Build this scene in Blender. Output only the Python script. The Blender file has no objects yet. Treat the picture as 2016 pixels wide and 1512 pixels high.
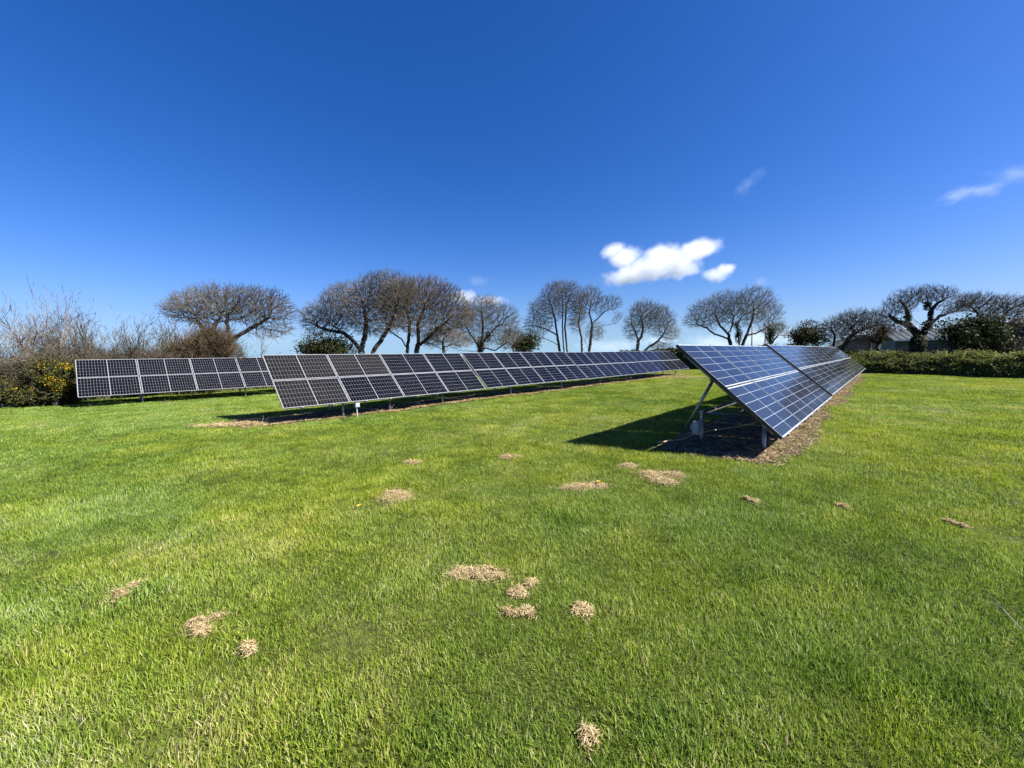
import bpy, math, random
import numpy as np
from mathutils import Matrix, Vector

# ------------------------------------------------------------------ camera, world, sun, exposure
scn = bpy.context.scene
COL = scn.collection
R = math.radians
F_PX, CX, CY, CAM_H = 787.0, 1008.0, 756.0, 1.62          # optics of the 2016 x 1512 photograph
def _orient(roll_deg, vx, vy):
    v = np.array([vx - CX, -(vy - CY), F_PX]); v /= np.linalg.norm(v)
    r = R(roll_deg); a = np.array([-math.sin(r), math.cos(r), 0.0])
    up = a + np.array([0, 0, -(a @ v) / v[2]]); up /= np.linalg.norm(up)
    fw = np.array([0, 0, 1.0]) - up[2] * up; fw /= np.linalg.norm(fw)
    rt = np.cross(up, fw)
    if rt[0] < 0: rt = -rt
    return np.stack([rt, fw, up])
CAMM = _orient(1.0, 1752, 687)                            # world = CAMM @ (right, up, forward)
cam_d = bpy.data.cameras.new('camera'); cam = bpy.data.objects.new('camera', cam_d); COL.objects.link(cam)
cam_d.sensor_width = 36; cam_d.lens = F_PX / 2016 * 36; cam_d.clip_start = 0.05; cam_d.clip_end = 12000
mw = Matrix.Identity(4)
for i in range(3):
    mw[i][0] = CAMM[i, 0]; mw[i][1] = CAMM[i, 1]; mw[i][2] = -CAMM[i, 2]
mw[2][3] = CAM_H
cam.matrix_world = mw
scn.camera = cam

SUN_EL, SUN_AZ = 42.0, 107.0                              # azimuth clockwise from +Y
wd = bpy.data.worlds.new('World'); scn.world = wd; wd.use_nodes = True
nt = wd.node_tree; bg = nt.nodes['Background']
sky = nt.nodes.new('ShaderNodeTexSky'); sky.sky_type = 'NISHITA'; sky.sun_disc = False
sky.sun_elevation = R(SUN_EL); sky.sun_rotation = R(SUN_AZ)
sky.altitude = 100; sky.air_density = 0.92; sky.dust_density = 1.0; sky.ozone_density = 3.0
hsv = nt.nodes.new('ShaderNodeHueSaturation'); hsv.inputs['Saturation'].default_value = 1.22
hsv.inputs['Hue'].default_value = 0.503
nt.links.new(sky.outputs[0], hsv.inputs['Color'])
sp = nt.nodes.new('ShaderNodeSeparateColor'); cmb = nt.nodes.new('ShaderNodeCombineColor'); nt.links.new(hsv.outputs[0], sp.inputs[0])
SKY_K = 0.60                                              # deep clear-air blue: less red, more blue than the model sky
for i, (g_, k_) in enumerate(((1.30, 1.22 * .1025 ** .30), (1.0, 1.04), (1.0, 1.68))):
    pw = nt.nodes.new('ShaderNodeMath'); pw.operation = 'POWER'; pw.inputs[1].default_value = g_
    ml = nt.nodes.new('ShaderNodeMath'); ml.operation = 'MULTIPLY'; ml.inputs[1].default_value = k_ * SKY_K
    nt.links.new(sp.outputs[i], pw.inputs[0]); nt.links.new(pw.outputs[0], ml.inputs[0]); nt.links.new(ml.outputs[0], cmb.inputs[i])
# the air turns pale towards the horizon, all round
tcw = nt.nodes.new('ShaderNodeTexCoord'); sxyz = nt.nodes.new('ShaderNodeSeparateXYZ'); nt.links.new(tcw.outputs['Generated'], sxyz.inputs[0])
om = nt.nodes.new('ShaderNodeMath'); om.operation = 'SUBTRACT'; om.use_clamp = True; om.inputs[0].default_value = 1.0; nt.links.new(sxyz.outputs['Z'], om.inputs[1])
pz = nt.nodes.new('ShaderNodeMath'); pz.operation = 'POWER'; pz.inputs[1].default_value = 11.0; nt.links.new(om.outputs[0], pz.inputs[0])
mz = nt.nodes.new('ShaderNodeMath'); mz.operation = 'MULTIPLY'; mz.inputs[1].default_value = 0.85; nt.links.new(pz.outputs[0], mz.inputs[0])
mixh = nt.nodes.new('ShaderNodeMix'); mixh.data_type = 'RGBA'; mixh.inputs[7].default_value = (2.55, 4.35, 5.9, 1)
nt.links.new(mz.outputs[0], mixh.inputs[0]); nt.links.new(cmb.outputs[0], mixh.inputs[6]); nt.links.new(mixh.outputs[2], bg.inputs['Color'])
bg.inputs['Strength'].default_value = 0.05

sun_d = bpy.data.lights.new('sun', 'SUN'); sun_d.energy = 5.0; sun_d.angle = R(0.53); sun_d.color = (1.0, 0.95, 0.86)
sun = bpy.data.objects.new('sun', sun_d); COL.objects.link(sun)
sd = Vector((math.sin(R(SUN_AZ)) * math.cos(R(SUN_EL)), math.cos(R(SUN_AZ)) * math.cos(R(SUN_EL)), math.sin(R(SUN_EL))))
sun.rotation_euler = sd.to_track_quat('Z', 'Y').to_euler(); sun.location = (20, -10, 40)
vs = scn.view_settings
vs.view_transform = 'Standard'; vs.look = 'None'; vs.exposure = 1.75; vs.gamma = 1.0; vs.use_curve_mapping = False
cy = scn.cycles
cy.max_bounces = 8; cy.diffuse_bounces = 3; cy.glossy_bounces = 3; cy.transmission_bounces = 4
cy.transparent_max_bounces = 8; cy.volume_bounces = 4; cy.caustics_reflective = False; cy.caustics_refractive = False
cy.use_denoising = True

# ------------------------------------------------------------------ helpers
rng = np.random.default_rng(7)
def ray(px, py):
    d = CAMM @ np.array([px - CX, -(py - CY), F_PX]); return d
def at(px, py, depth):                                    # the place at that depth (metres along +Y)
    d = ray(px, py); return np.array([0, 0, CAM_H]) + d * (depth / d[1])
def gnd(px, py):
    d = ray(px, py); return np.array([0, 0, CAM_H]) + d * (-CAM_H / d[2])
def _sm(t): return t * t * (3 - 2 * t)
def hgt(x, y):
    return (0.022 * np.sin(0.55 * x + 1.3) * np.cos(0.47 * y + 0.4) + 0.012 * np.sin(1.7 * x - 0.6 * y)
            + 0.010 * np.sin(2.9 * y + 1.1 * x + 2.0) - 0.02
            - 0.085 * _sm(np.clip((-.7270 * (x - 3.96) + .6867 * (y - 5.78) - 3.0) / 5.0, 0, 1)))   # the field falls gently away to the left

def tag(o, label=None, cat=None, group=None, kind=None):
    if label: o['label'] = label
    if cat: o['category'] = cat
    if group: o['group'] = group
    if kind: o['kind'] = kind
    return o
def link(o, parent=None):
    COL.objects.link(o)
    if parent is not None: o.parent = parent
    return o
def empty(name, loc=(0, 0, 0), rz=0.0):
    o = bpy.data.objects.new(name, None); COL.objects.link(o); o.location = loc; o.rotation_euler = (0, 0, rz)
    o.empty_display_size = 0.2
    return o
def mesh_np(name, V, faces_list, mats, smooth=False, mat_idx=None, attrs=None):
    """faces_list: list of int arrays (N,k)."""
    me = bpy.data.meshes.new(name)
    V = np.asarray(V, np.float32)
    faces_list = [np.asarray(f, np.int32) for f in faces_list if len(f)]
    nf = sum(len(f) for f in faces_list); nl = sum(f.size for f in faces_list)
    me.vertices.add(len(V)); me.vertices.foreach_set('co', V.ravel())
    me.loops.add(nl); me.loops.foreach_set('vertex_index', np.concatenate([f.ravel() for f in faces_list]))
    me.polygons.add(nf)
    tot = np.concatenate([np.full(len(f), f.shape[1], np.int32) for f in faces_list])
    st = np.concatenate([[0], np.cumsum(tot)[:-1]]).astype(np.int32)
    me.polygons.foreach_set('loop_start', st); me.polygons.foreach_set('loop_total', tot)
    if mat_idx is not None: me.polygons.foreach_set('material_index', np.asarray(mat_idx, np.int32))
    me.polygons.foreach_set('use_smooth', np.full(nf, smooth, bool))
    for m in (mats if isinstance(mats, (list, tuple)) else [mats]): me.materials.append(m)
    if attrs:
        for k, a in attrs.items():
            at_ = me.attributes.new(k, 'FLOAT', 'POINT'); at_.data.foreach_set('value', np.asarray(a, np.float32))
    me.update(); me.validate()
    return me
def mobj(name, me, parent=None):
    return link(bpy.data.objects.new(name, me), parent)

class MB:
    """collects boxes, tubes and polygons into one mesh"""
    def __init__(s): s.v = []; s.f = []
    def add(s, v, f):
        b = len(s.v); s.v += [tuple(p) for p in v]; s.f += [tuple(b + i for i in q) for q in f]
    def box(s, c, d, rot=None):
        x, y, z = d[0] / 2, d[1] / 2, d[2] / 2
        P = [Vector(p) for p in ((-x, -y, -z), (x, -y, -z), (x, y, -z), (-x, y, -z), (-x, -y, z), (x, -y, z), (x, y, z), (-x, y, z))]
        if rot is not None: P = [rot @ p for p in P]
        c = Vector(c)
        s.add([p + c for p in P], [(0, 3, 2, 1), (4, 5, 6, 7), (0, 1, 5, 4), (1, 2, 6, 5), (2, 3, 7, 6), (3, 0, 4, 7)])
    def tube(s, a, b, r0, r1=None, n=10):
        r1 = r0 if r1 is None else r1
        a, b = Vector(a), Vector(b); d = (b - a).normalized()
        e = d.cross(Vector((0, 0, 1)) if abs(d.z) < .9 else Vector((1, 0, 0))).normalized(); g = d.cross(e)
        A = [a + (e * math.cos(2 * math.pi * i / n) + g * math.sin(2 * math.pi * i / n)) * r0 for i in range(n)]
        B = [b + (e * math.cos(2 * math.pi * i / n) + g * math.sin(2 * math.pi * i / n)) * r1 for i in range(n)]
        s.add(A + B, [(i, i + n, (i + 1) % n + n, (i + 1) % n) for i in range(n)] + [tuple(range(n)), tuple(range(2 * n - 1, n - 1, -1))])
    def mesh(s, name, mat, smooth=False):
        me = bpy.data.meshes.new(name); me.from_pydata(s.v, [], s.f); me.materials.append(mat)
        if smooth: me.polygons.foreach_set('use_smooth', [len(f) == 4 for f in s.f])
        me.update(); return me
    def build(s, name, mat, parent=None, smooth=False): return mobj(name, s.mesh(name, mat, smooth), parent)

# ------------------------------------------------------------------ materials
def new_mat(name):
    m = bpy.data.materials.new(name); m.use_nodes = True
    return m, m.node_tree, m.node_tree.nodes['Principled BSDF']
def N(t, typ, **kw):
    n = t.nodes.new(typ)
    for k, v in kw.items():
        if k in n.inputs: n.inputs[k].default_value = v
        else: setattr(n, k, v)
    return n
def ramp(t, stops, fac=None):
    r = t.nodes.new('ShaderNodeValToRGB'); e = r.color_ramp.elements
    while len(e) < len(stops): e.new(0.5)
    for el, (p, c) in zip(e, stops): el.position = p; el.color = (*c, 1)
    if fac is not None: t.links.new(fac, r.inputs[0])
    return r
def noisy(name, c0, c1, scale=5.0, rough=0.7, metal=0.0, detail=4, bump=0.0, spec=0.5, lo=.35, hi=.65, coord='Object'):
    m, t, b = new_mat(name)
    tc = N(t, 'ShaderNodeTexCoord'); no = N(t, 'ShaderNodeTexNoise', Scale=scale, Detail=detail)
    t.links.new(tc.outputs[coord], no.inputs['Vector'])
    r = ramp(t, [(lo, c0), (hi, c1)], no.outputs[0]); t.links.new(r.outputs[0], b.inputs['Base Color'])
    b.inputs['Roughness'].default_value = rough; b.inputs['Metallic'].default_value = metal
    b.inputs['Specular IOR Level'].default_value = spec
    if bump:
        bp = N(t, 'ShaderNodeBump', Strength=bump, Distance=0.02); t.links.new(no.outputs[0], bp.inputs['Height'])
        t.links.new(bp.outputs[0], b.inputs['Normal'])
    return m
def leafy(name, cols, trans=0.35, rough=0.5, attr='tint', instancer=False, spec=0.3, patch=None):
    """foliage: colour from a per-leaf value, part of the light passes through"""
    m, t, b = new_mat(name); out = t.nodes['Material Output']
    a = N(t, 'ShaderNodeAttribute', attribute_name=attr)
    fac = a.outputs['Fac']
    if instancer:
        a2 = N(t, 'ShaderNodeAttribute', attribute_name='patch'); a2.attribute_type = 'INSTANCER'
        mx = N(t, 'ShaderNodeMath', operation='ADD'); t.links.new(fac, mx.inputs[0]); t.links.new(a2.outputs['Fac'], mx.inputs[1])
        fac = mx.outputs[0]
    r = ramp(t, cols, fac)
    if instancer:                                         # some swards grow bluer, some yellower
        a3 = N(t, 'ShaderNodeAttribute', attribute_name='cool'); a3.attribute_type = 'INSTANCER'
        tn = ramp(t, [(0, (1.10, 1.05, .60)), (.5, (1, 1, 1)), (1, (.84, .95, 1.25))], a3.outputs['Fac'])
        mm = N(t, 'ShaderNodeMix'); mm.data_type = 'RGBA'; mm.blend_type = 'MULTIPLY'; mm.inputs[0].default_value = 1.0
        t.links.new(r.outputs[0], mm.inputs[6]); t.links.new(tn.outputs[0], mm.inputs[7])
        class _o: outputs = [mm.outputs[2]]
        r = _o
    t.links.new(r.outputs[0], b.inputs['Base Color'])
    b.inputs['Roughness'].default_value = rough; b.inputs['Specular IOR Level'].default_value = spec
    tr = N(t, 'ShaderNodeBsdfTranslucent'); t.links.new(r.outputs[0], tr.inputs['Color'])
    mix = N(t, 'ShaderNodeMixShader'); mix.inputs[0].default_value = trans
    t.links.new(b.outputs[0], mix.inputs[1]); t.links.new(tr.outputs[0], mix.inputs[2]); t.links.new(mix.outputs[0], out.inputs['Surface'])
    return m

M = {}
M['steel'] = noisy('galvanised_steel', (.20, .21, .22), (.34, .35, .36), 14, .42, .75)
M['dark_steel'] = noisy('weathered_steel', (.07, .075, .08), (.14, .145, .15), 14, .5, .6)
M['alu'] = noisy('aluminium_frame', (.18, .192, .21), (.24, .255, .28), 3, .5, .1)
M['box'] = noisy('grey_plastic', (.24, .26, .29), (.30, .32, .35), 3, .45)
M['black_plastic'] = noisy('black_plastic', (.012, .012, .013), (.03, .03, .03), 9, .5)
M['cable'] = noisy('tan_cable', (.34, .26, .13), (.42, .33, .18), 9, .6)
def cell_mat(name, c0, c1, dirt, ior=1.5):
    m, t, b = new_mat(name)
    tc = N(t, 'ShaderNodeTexCoord'); gi = N(t, 'ShaderNodeNewGeometry')
    no = N(t, 'ShaderNodeTexNoise', Scale=0.9, Detail=5); t.links.new(gi.outputs['Position'], no.inputs['Vector'])
    ob = N(t, 'ShaderNodeObjectInfo')
    mx = N(t, 'ShaderNodeMath', operation='MULTIPLY_ADD'); mx.inputs[1].default_value = .35
    t.links.new(ob.outputs['Random'], mx.inputs[0]); t.links.new(no.outputs[0], mx.inputs[2])
    r = ramp(t, [(.3, c0), (.95, c1)], mx.outputs[0]); t.links.new(r.outputs[0], b.inputs['Base Color'])
    rr = N(t, 'ShaderNodeMapRange'); rr.inputs['To Min'].default_value = .05; rr.inputs['To Max'].default_value = dirt
    t.links.new(no.outputs[0], rr.inputs['Value']); t.links.new(rr.outputs[0], b.inputs['Roughness'])
    b.inputs['IOR'].default_value = ior
    return m
M['cell'] = cell_mat('solar_cell', (.0012, .0013, .0018), (.0030, .0031, .0041), .16, 1.36)
M['cell_grey'] = cell_mat('solar_cell_grey', (.0075, .0068, .0056), (.0155, .0142, .0122), .2)  # lighter, warmer base colour for the cells of the right hand row
M['cell_brown'] = cell_mat('solar_cell_brown', (.0062, .0054, .0047), (.0105, .0092, .008), .2, 1.36)  # browner base colour for a few panels of the middle row
m, t, b = new_mat('backsheet'); b.inputs['Base Color'].default_value = (.17, .175, .19, 1); b.inputs['Roughness'].default_value = .12
M['sheet'] = m
m, t, b = new_mat('backsheet_pale'); b.inputs['Base Color'].default_value = (.32, .36, .42, 1); b.inputs['Roughness'].default_value = .12
M['sheet_pale'] = m
M['bark'] = noisy('bark_grey', (.040, .036, .030), (.105, .096, .082), 3.5, .9, bump=.6, spec=.2)
M['bark_dark'] = noisy('bark_dark', (.020, .018, .015), (.055, .050, .043), 3.5, .9, bump=.6, spec=.2)
M['twig'] = noisy('twig_grey', (.046, .039, .028), (.110, .095, .070), 1.2, .85, spec=.2)
M['twig_brown'] = noisy('twig_brown', (.050, .037, .022), (.122, .090, .054), 1.2, .85, spec=.2)
M['twig_dark'] = noisy('twig_dark', (.024, .019, .014), (.060, .049, .038), 1.2, .85, spec=.2)
M['twig_pale'] = noisy('twig_pale', (.085, .072, .062), (.18, .155, .135), 1.5, .8, spec=.25)
M['ivy'] = leafy('ivy_leaf', [(0, (.010, .016, .006)), (.5, (.028, .042, .012)), (1, (.05, .062, .018))], .15, .6, spec=.12)
M['evergreen'] = leafy('evergreen_leaf', [(0, (.014, .020, .007)), (.5, (.035, .045, .014)), (1, (.065, .072, .025))], .15, .65, spec=.12)
M['olive'] = leafy('olive_leaf', [(0, (.03, .03, .012)), (.5, (.065, .062, .024)), (1, (.12, .105, .05))], .2, .6)
M['gorse'] = leafy('gorse_leaf', [(0, (.02, .026, .007)), (.6, (.065, .075, .018)), (1, (.13, .13, .035))], .25, .6, spec=.1)
M['flower'] = leafy('gorse_flower', [(0, (.36, .24, .012)), (1, (.62, .45, .025))], .3, .7, spec=.1)
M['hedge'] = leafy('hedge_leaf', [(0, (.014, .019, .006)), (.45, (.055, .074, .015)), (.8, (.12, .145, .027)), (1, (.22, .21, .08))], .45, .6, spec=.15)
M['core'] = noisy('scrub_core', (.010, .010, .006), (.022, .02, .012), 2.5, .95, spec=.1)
M['earthbank'] = noisy('bank_earth', (.022, .028, .008), (.05, .06, .016), 2.5, .95, spec=.1)
M['straw'] = leafy('dry_straw', [(0, (.085, .055, .028)), (.5, (.29, .215, .105)), (1, (.52, .42, .24))], .2, .75, spec=.15)
M['litter'] = leafy('bark_litter', [(0, (.05, .032, .02)), (.5, (.17, .11, .065)), (.85, (.34, .24, .15)), (1, (.5, .42, .32))], .1, .75)
M['soil'] = noisy('bare_soil', (.035, .026, .018), (.10, .072, .045), 9, .95, bump=.8, spec=.15)
M['thatch'] = noisy('dead_thatch', (.016, .011, .007), (.17, .12, .062), 46, .95, bump=1.0, spec=.1)
M['shed_green'] = noisy('green_sheet', (.020, .045, .036), (.035, .065, .052), 2.2, .6)
M['shed_roof'] = noisy('grey_roof_sheet', (.035, .038, .04), (.06, .064, .066), 2.0, .5)
M['white_paint'] = noisy('white_paint', (.70, .70, .68), (.8, .8, .79), 3, .5)
M['barn'] = noisy('dark_cladding', (.025, .024, .026), (.05, .048, .05), 3, .7)
M['stone'] = noisy('brown_stone', (.10, .075, .055), (.19, .15, .115), 5, .9, bump=.5)
M['slate'] = noisy('slate_roof', (.03, .029, .028), (.055, .053, .05), 5, .8)
M['wood'] = noisy('weathered_wood', (.13, .11, .09), (.24, .21, .17), 6, .85)
M['window'] = noisy('window_glass', (.02, .025, .03), (.04, .045, .05), 3, .08)

GRASS = [(0.0, (.026, .048, .006)), (.28, (.082, .140, .011)), (.50, (.172, .252, .022)), (.74, (.265, .325, .046)), (.90, (.35, .355, .11)), (1.0, (.44, .39, .20))]
M['grass'] = leafy('grass_blade', GRASS, .42, .55, instancer=True, spec=.22)
m, t, b = new_mat('pasture')
gi = N(t, 'ShaderNodeNewGeometry')
n1 = N(t, 'ShaderNodeTexNoise', Scale=.35, Detail=6); n2 = N(t, 'ShaderNodeTexNoise', Scale=26, Detail=4)
for n_ in (n1, n2): t.links.new(gi.outputs['Position'], n_.inputs['Vector'])
ad = N(t, 'ShaderNodeMath', operation='MULTIPLY_ADD'); ad.inputs[1].default_value = .5
t.links.new(n1.outputs[0], ad.inputs[0]); t.links.new(n2.outputs[0], ad.inputs[2])
r_ = ramp(t, [(.45, (.020, .022, .008)), (.72, (.046, .056, .014)), (.95, (.085, .095, .022))], ad.outputs[0])
t.links.new(r_.outputs[0], b.inputs['Base Color']); b.inputs['Roughness'].default_value = .95; b.inputs['Specular IOR Level'].default_value = .1
bp = N(t, 'ShaderNodeBump', Strength=.7, Distance=.03); t.links.new(n2.outputs[0], bp.inputs['Height']); t.links.new(bp.outputs[0], b.inputs['Normal'])
M['pasture'] = m

# ------------------------------------------------------------------ ground
ang = np.linspace(0, 2 * np.pi, 145)[:-1]
rad = np.concatenate([[.25], np.geomspace(.6, 70, 90), np.geomspace(85, 4000, 14)])
gx = rad[:, None] * np.sin(ang)[None]; gy = rad[:, None] * np.cos(ang)[None]
gz = hgt(gx, gy) * np.clip((90 - rad) / 40, 0, 1)[:, None]
GV = np.concatenate([np.stack([gx, gy, gz], -1).reshape(-1, 3), [[0, 0, hgt(0., 0.)]]])
na = len(ang); idx = np.arange(len(rad) * na).reshape(len(rad), na)
a_, b_ = idx[:-1], idx[1:]
GQ = np.stack([a_, b_, np.roll(b_, -1, 1), np.roll(a_, -1, 1)], -1).reshape(-1, 4)[:, ::-1]
GT = np.stack([np.full(na, len(GV) - 1), idx[0], np.roll(idx[0], -1)], -1)[:, ::-1]
tag(mobj('ground', mesh_np('ground', GV, [GQ, GT], M['pasture'], True)), kind='structure')

# ------------------------------------------------------------------ rows of solar tables
UX = np.array([.6867, .7270, 0.0]); NX = np.array([-.7270, .6867, 0.0])
TILT = R(42.37); RZ = math.atan2(UX[1], UX[0])
ROW = {'R': np.array([3.96, 5.78, 0]), 'M': np.array([-5.95, 10.32, 0]), 'L': np.array([-16.29, 14.94, 0])}
def rowpt(row, u, n, z=0.0): return ROW[row] + UX * u + NX * n + np.array([0, 0, z])
def rowuv(row, P): d = P[..., :2] - ROW[row][:2]; return d @ UX[:2], d @ NX[:2]

CT, ST = math.cos(TILT), math.sin(TILT)
HM = 1.036; ROWGAP = .024
_cache = {}
def panel_meshes(W):
    """laminate sheet, frame, one string of ten half cells, all cells; origin at lower left corner, +z out of the glass"""
    if W in _cache: return _cache[W]
    fr = .010; top = .0
    s = MB(); s.box((W / 2, HM / 2, top - .006), (W - .02, HM - .02, .006))
    sheet = s.mesh('laminate', M['sheet_pale' if W < 1.7 else 'sheet'])
    f = MB()
    for c, d in (((W / 2, fr / 2, -.0165), (W, fr, .037)), ((W / 2, HM - fr / 2, -.0165), (W, fr, .037)),
                 ((fr / 2, HM / 2, -.0165), (fr, HM - 2 * fr, .037)), ((W - fr / 2, HM / 2, -.0165), (fr, HM - 2 * fr, .037))):
        f.box(c, d)
    frame = f.mesh('frame', M['alu'])
    mx, my, mid = .022, .020, .020
    pw = (W - 2 * mx - mid) / 20; ph = (HM - 2 * my) / 6; g = .0032
    st = MB()
    for i in range(10): st.box((pw * (i + .5), ph / 2, .0002), (pw - 2 * g * .8, ph - 2 * g, .0012))
    string = st.mesh('cell_string', M['cell_grey' if W < 1.7 else 'cell']); string_b = st.mesh('cell_string_dusty', M['cell_brown'])
    offs = [(mx + h * (10 * pw + mid), my + r * ph) for h in (0, 1) for r in range(6)]
    al = MB()
    for ox, oy in offs:
        for i in range(10):
            x0, x1, y0, y1 = ox + pw * i + g * .8, ox + pw * (i + 1) - g * .8, oy + g, oy + ph - g
            al.add([(x0, y0, .0008), (x1, y0, .0008), (x1, y1, .0008), (x0, y1, .0008)], [(0, 1, 2, 3)])
    allc = al.mesh('cells', M['cell_grey' if W < 1.7 else 'cell'])
    _cache[W] = (sheet, frame, string, string_b, offs, allc)
    return _cache[W]

def curve_tube(pts, r, n=6):
    b = MB()
    for p, q in zip(pts[:-1], pts[1:]): b.tube(p, q, r, n=n)
    return b

def solar_table(row, u0, W, lift, label, frames, detailed, group, brown_cells=(), box=None, front_n=.38, rd=.17, dark_end=False, hang=False):
    root = empty('solar_table', tuple(rowpt(row, u0, 0)), RZ)
    tag(root, label, 'solar panel', group)
    sheet, frame, string, string_b, offs, allc = panel_meshes(W)
    pitch = W + .03; z0 = .35 + lift
    nrm = Vector((0, -ST, CT))
    def P(x, s, d=0.0):                                   # table space: along row, up slope, below glass
        v = Vector((x, s * CT, z0 + s * ST)) - nrm * d
        return v
    for c in range(4):
        for r in range(2):
            p = mobj('solar_panel', sheet, root)
            p.location = P(c * pitch + random.uniform(-.002, .002), r * (HM + ROWGAP)); p.rotation_euler = (TILT + random.uniform(-.004, .004), random.uniform(-.002, .002), 0)
            mobj('frame', frame, p)
            dz = (c, r) in brown_cells
            if dz: tag(p, 'panel with browner cells than the rest')
            if detailed:
                for ox, oy in offs:
                    o = mobj('cell_string', string_b if dz else string, p); o.location = (ox, oy, -.0015)
            else:
                o = mobj('cells', allc, p); o.location = (0, 0, -.0015); tag(o, kind='stuff')
    L = 4 * pitch - .03
    for s in (.22, .82, 1.30, 1.88):                      # purlins along the row
        b = MB(); b.tube(P(.03, s, .075), P(L - .03, s, .075), .027, n=8); b.build('purlin', M['dark_steel'], root, True)
    for x in frames:
        b = MB(); b.tube(P(x, .12, rd), P(x, 2.0, rd), .031); b.build('rafter', M['steel'], root, True)
        def under(n): return z0 + n * ST / CT - rd / CT
        b = MB(); b.tube((x, front_n, -.3), (x, front_n, under(front_n)), .031); b.tube((x, front_n, under(front_n) - .05), (x, front_n, under(front_n) + .01), .040)
        b.build('front_post', M['steel'], root, True)
        b = MB(); b.tube((x, 1.37, -.3), (x, 1.37, .52), .033); b.tube((x, 1.37, .45), (x, 1.37, .55), .042)
        b.build('rear_post', M['steel'], root, True)
        b = MB(); b.tube((x - .07, 1.62, .22), (x - .07, 1.17, under(1.17)), .027); b.build('strut', M['steel'], root, True)
        b = MB(); b.tube((x, 1.37, .50), (x, .52, .56), .025); b.build('tie_bar', M['dark_steel'], root, True)
        for s in (.22, .82, 1.30, 1.88):
            b = MB(); b.box(P(x, s, .12), (.09, .07, .06), Matrix.Rotation(TILT, 3, 'X')); b.build('bracket', M['steel'], root)
    b = MB(); b.tube((frames[0] + .02, 1.37, .50), (frames[-1] - .02, 1.37, .50), .042); b.build('cross_tube', M['dark_steel'], root, True)
    for c in range(4):
        for q in (.27, .73):
            b = MB(); b.box(P(c * pitch + W * q, .012, .075), (.07, .04, .075), Matrix.Rotation(TILT, 3, 'X')); b.box(P(c * pitch + W * q, -.012, .03), (.05, .03, .05), Matrix.Rotation(TILT, 3, 'X'))
            b.build('edge_clamp', M['black_plastic' if row == 'L' else 'steel'], root)
    if hang:
        for c in range(4):
            x0 = c * pitch + .55; pts = [Vector(P(x0 + .5 * i / 8, .62, .06)) - Vector((0, 0, (.13 + .05 * (c % 2)) * math.sin(math.pi * i / 8))) for i in range(9)]
            b = curve_tube(pts, .0055, 5); b.build('cable_loop', M['black_plastic'], root, True)
        for x in frames:
            for zz in (.46, .54):
                b = MB(); b.tube((x - .062, 1.37, zz), (x - .045, 1.37, zz), .013, n=6); b.build('bolt', M['steel'], root)
    if dark_end:
        b = MB(); b.box(P(-.006, HM + ROWGAP / 2, .024), (.010, 2 * HM + ROWGAP, .05), Matrix.Rotation(TILT, 3, 'X')); b.build('end_strip', M['black_plastic'], root)  # thin black strip over the end side of the table
    if box is not None:
        bx, by, bz = box
        o = MB(); o.box((bx, by, bz), (.13, .09, .21)); o.box((bx, by - .05, bz), (.11, .012, .18)); o.box((bx, by - .058, bz + .06), (.04, .006, .02))
        o.box((bx, by + .065, bz), (.05, .05, .10))
        if by < .5: o.tube((bx, by + .02, -.2), (bx, by + .02, bz), .02, n=8)
        o.build('junction_box', M['box'], root)
    return root

WL, TPL = 1.77, 7.275
WR, TPR = 1.675, 6.95
random.seed(4)
FR_R = [.72, 5.55]
R_LAB = ['solar table nearest the camera in right hand row, its end frame in view', 'second table of right hand row, beyond the dark gap',
         'third table of right hand row, seen at a glancing angle', 'farthest table of right hand row, by the hedge bank']
for k in range(4):
    solar_table('R', k * TPR, WR, [0.0, .045, .04, .045][k], R_LAB[k], FR_R, k < 2, 'solar tables of right hand row', box=(.53, 1.40, .27) if k == 0 else None, rd=.22, dark_end=k < 2, hang=k == 0)
M_LAB = ['near left table of middle row, its first panels browner', 'second table of middle row, after the first wide gap',
         'third table of middle row, under the slender trees', 'far end table of middle row, behind the right hand row']
for k in range(4):
    solar_table('M', k * TPL, WL, [0, .012, -.01, .01][k], M_LAB[k], [1.72, 5.37], k < 2, 'solar tables of middle row',
                brown_cells={(0, 0), (0, 1), (1, 1)} if k == 0 else (), box=(2.02, .10, .27) if k == 0 else None)
L_LAB = ['left table standing in front of gorse and bare scrub', 'left row table mostly hidden behind the middle row']
for k in range(2):
    solar_table('L', k * TPL, WL, -.01, L_LAB[k], [1.80, 5.45], k < 1, 'solar tables of left row')

# cable from the junction box
cp = []
for i in range(15):
    f_ = i / 14; q = rowpt('R', .45 + 2.3 * f_, 1.62 - .9 * f_ + .08 * math.sin(7 * f_), .04 + .22 * f_ * (1 - .25 * f_)); cp.append(q)
pre = [rowpt('R', .45 - .5 * (1 - i / 5), 1.62 + .25 * (1 - i / 5), .035) for i in range(5)]
o = curve_tube(pre + cp, .009).build('cable', M['cable']); tag(o, 'tan cable trailing from junction box under nearest right hand table', 'cable')

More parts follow.
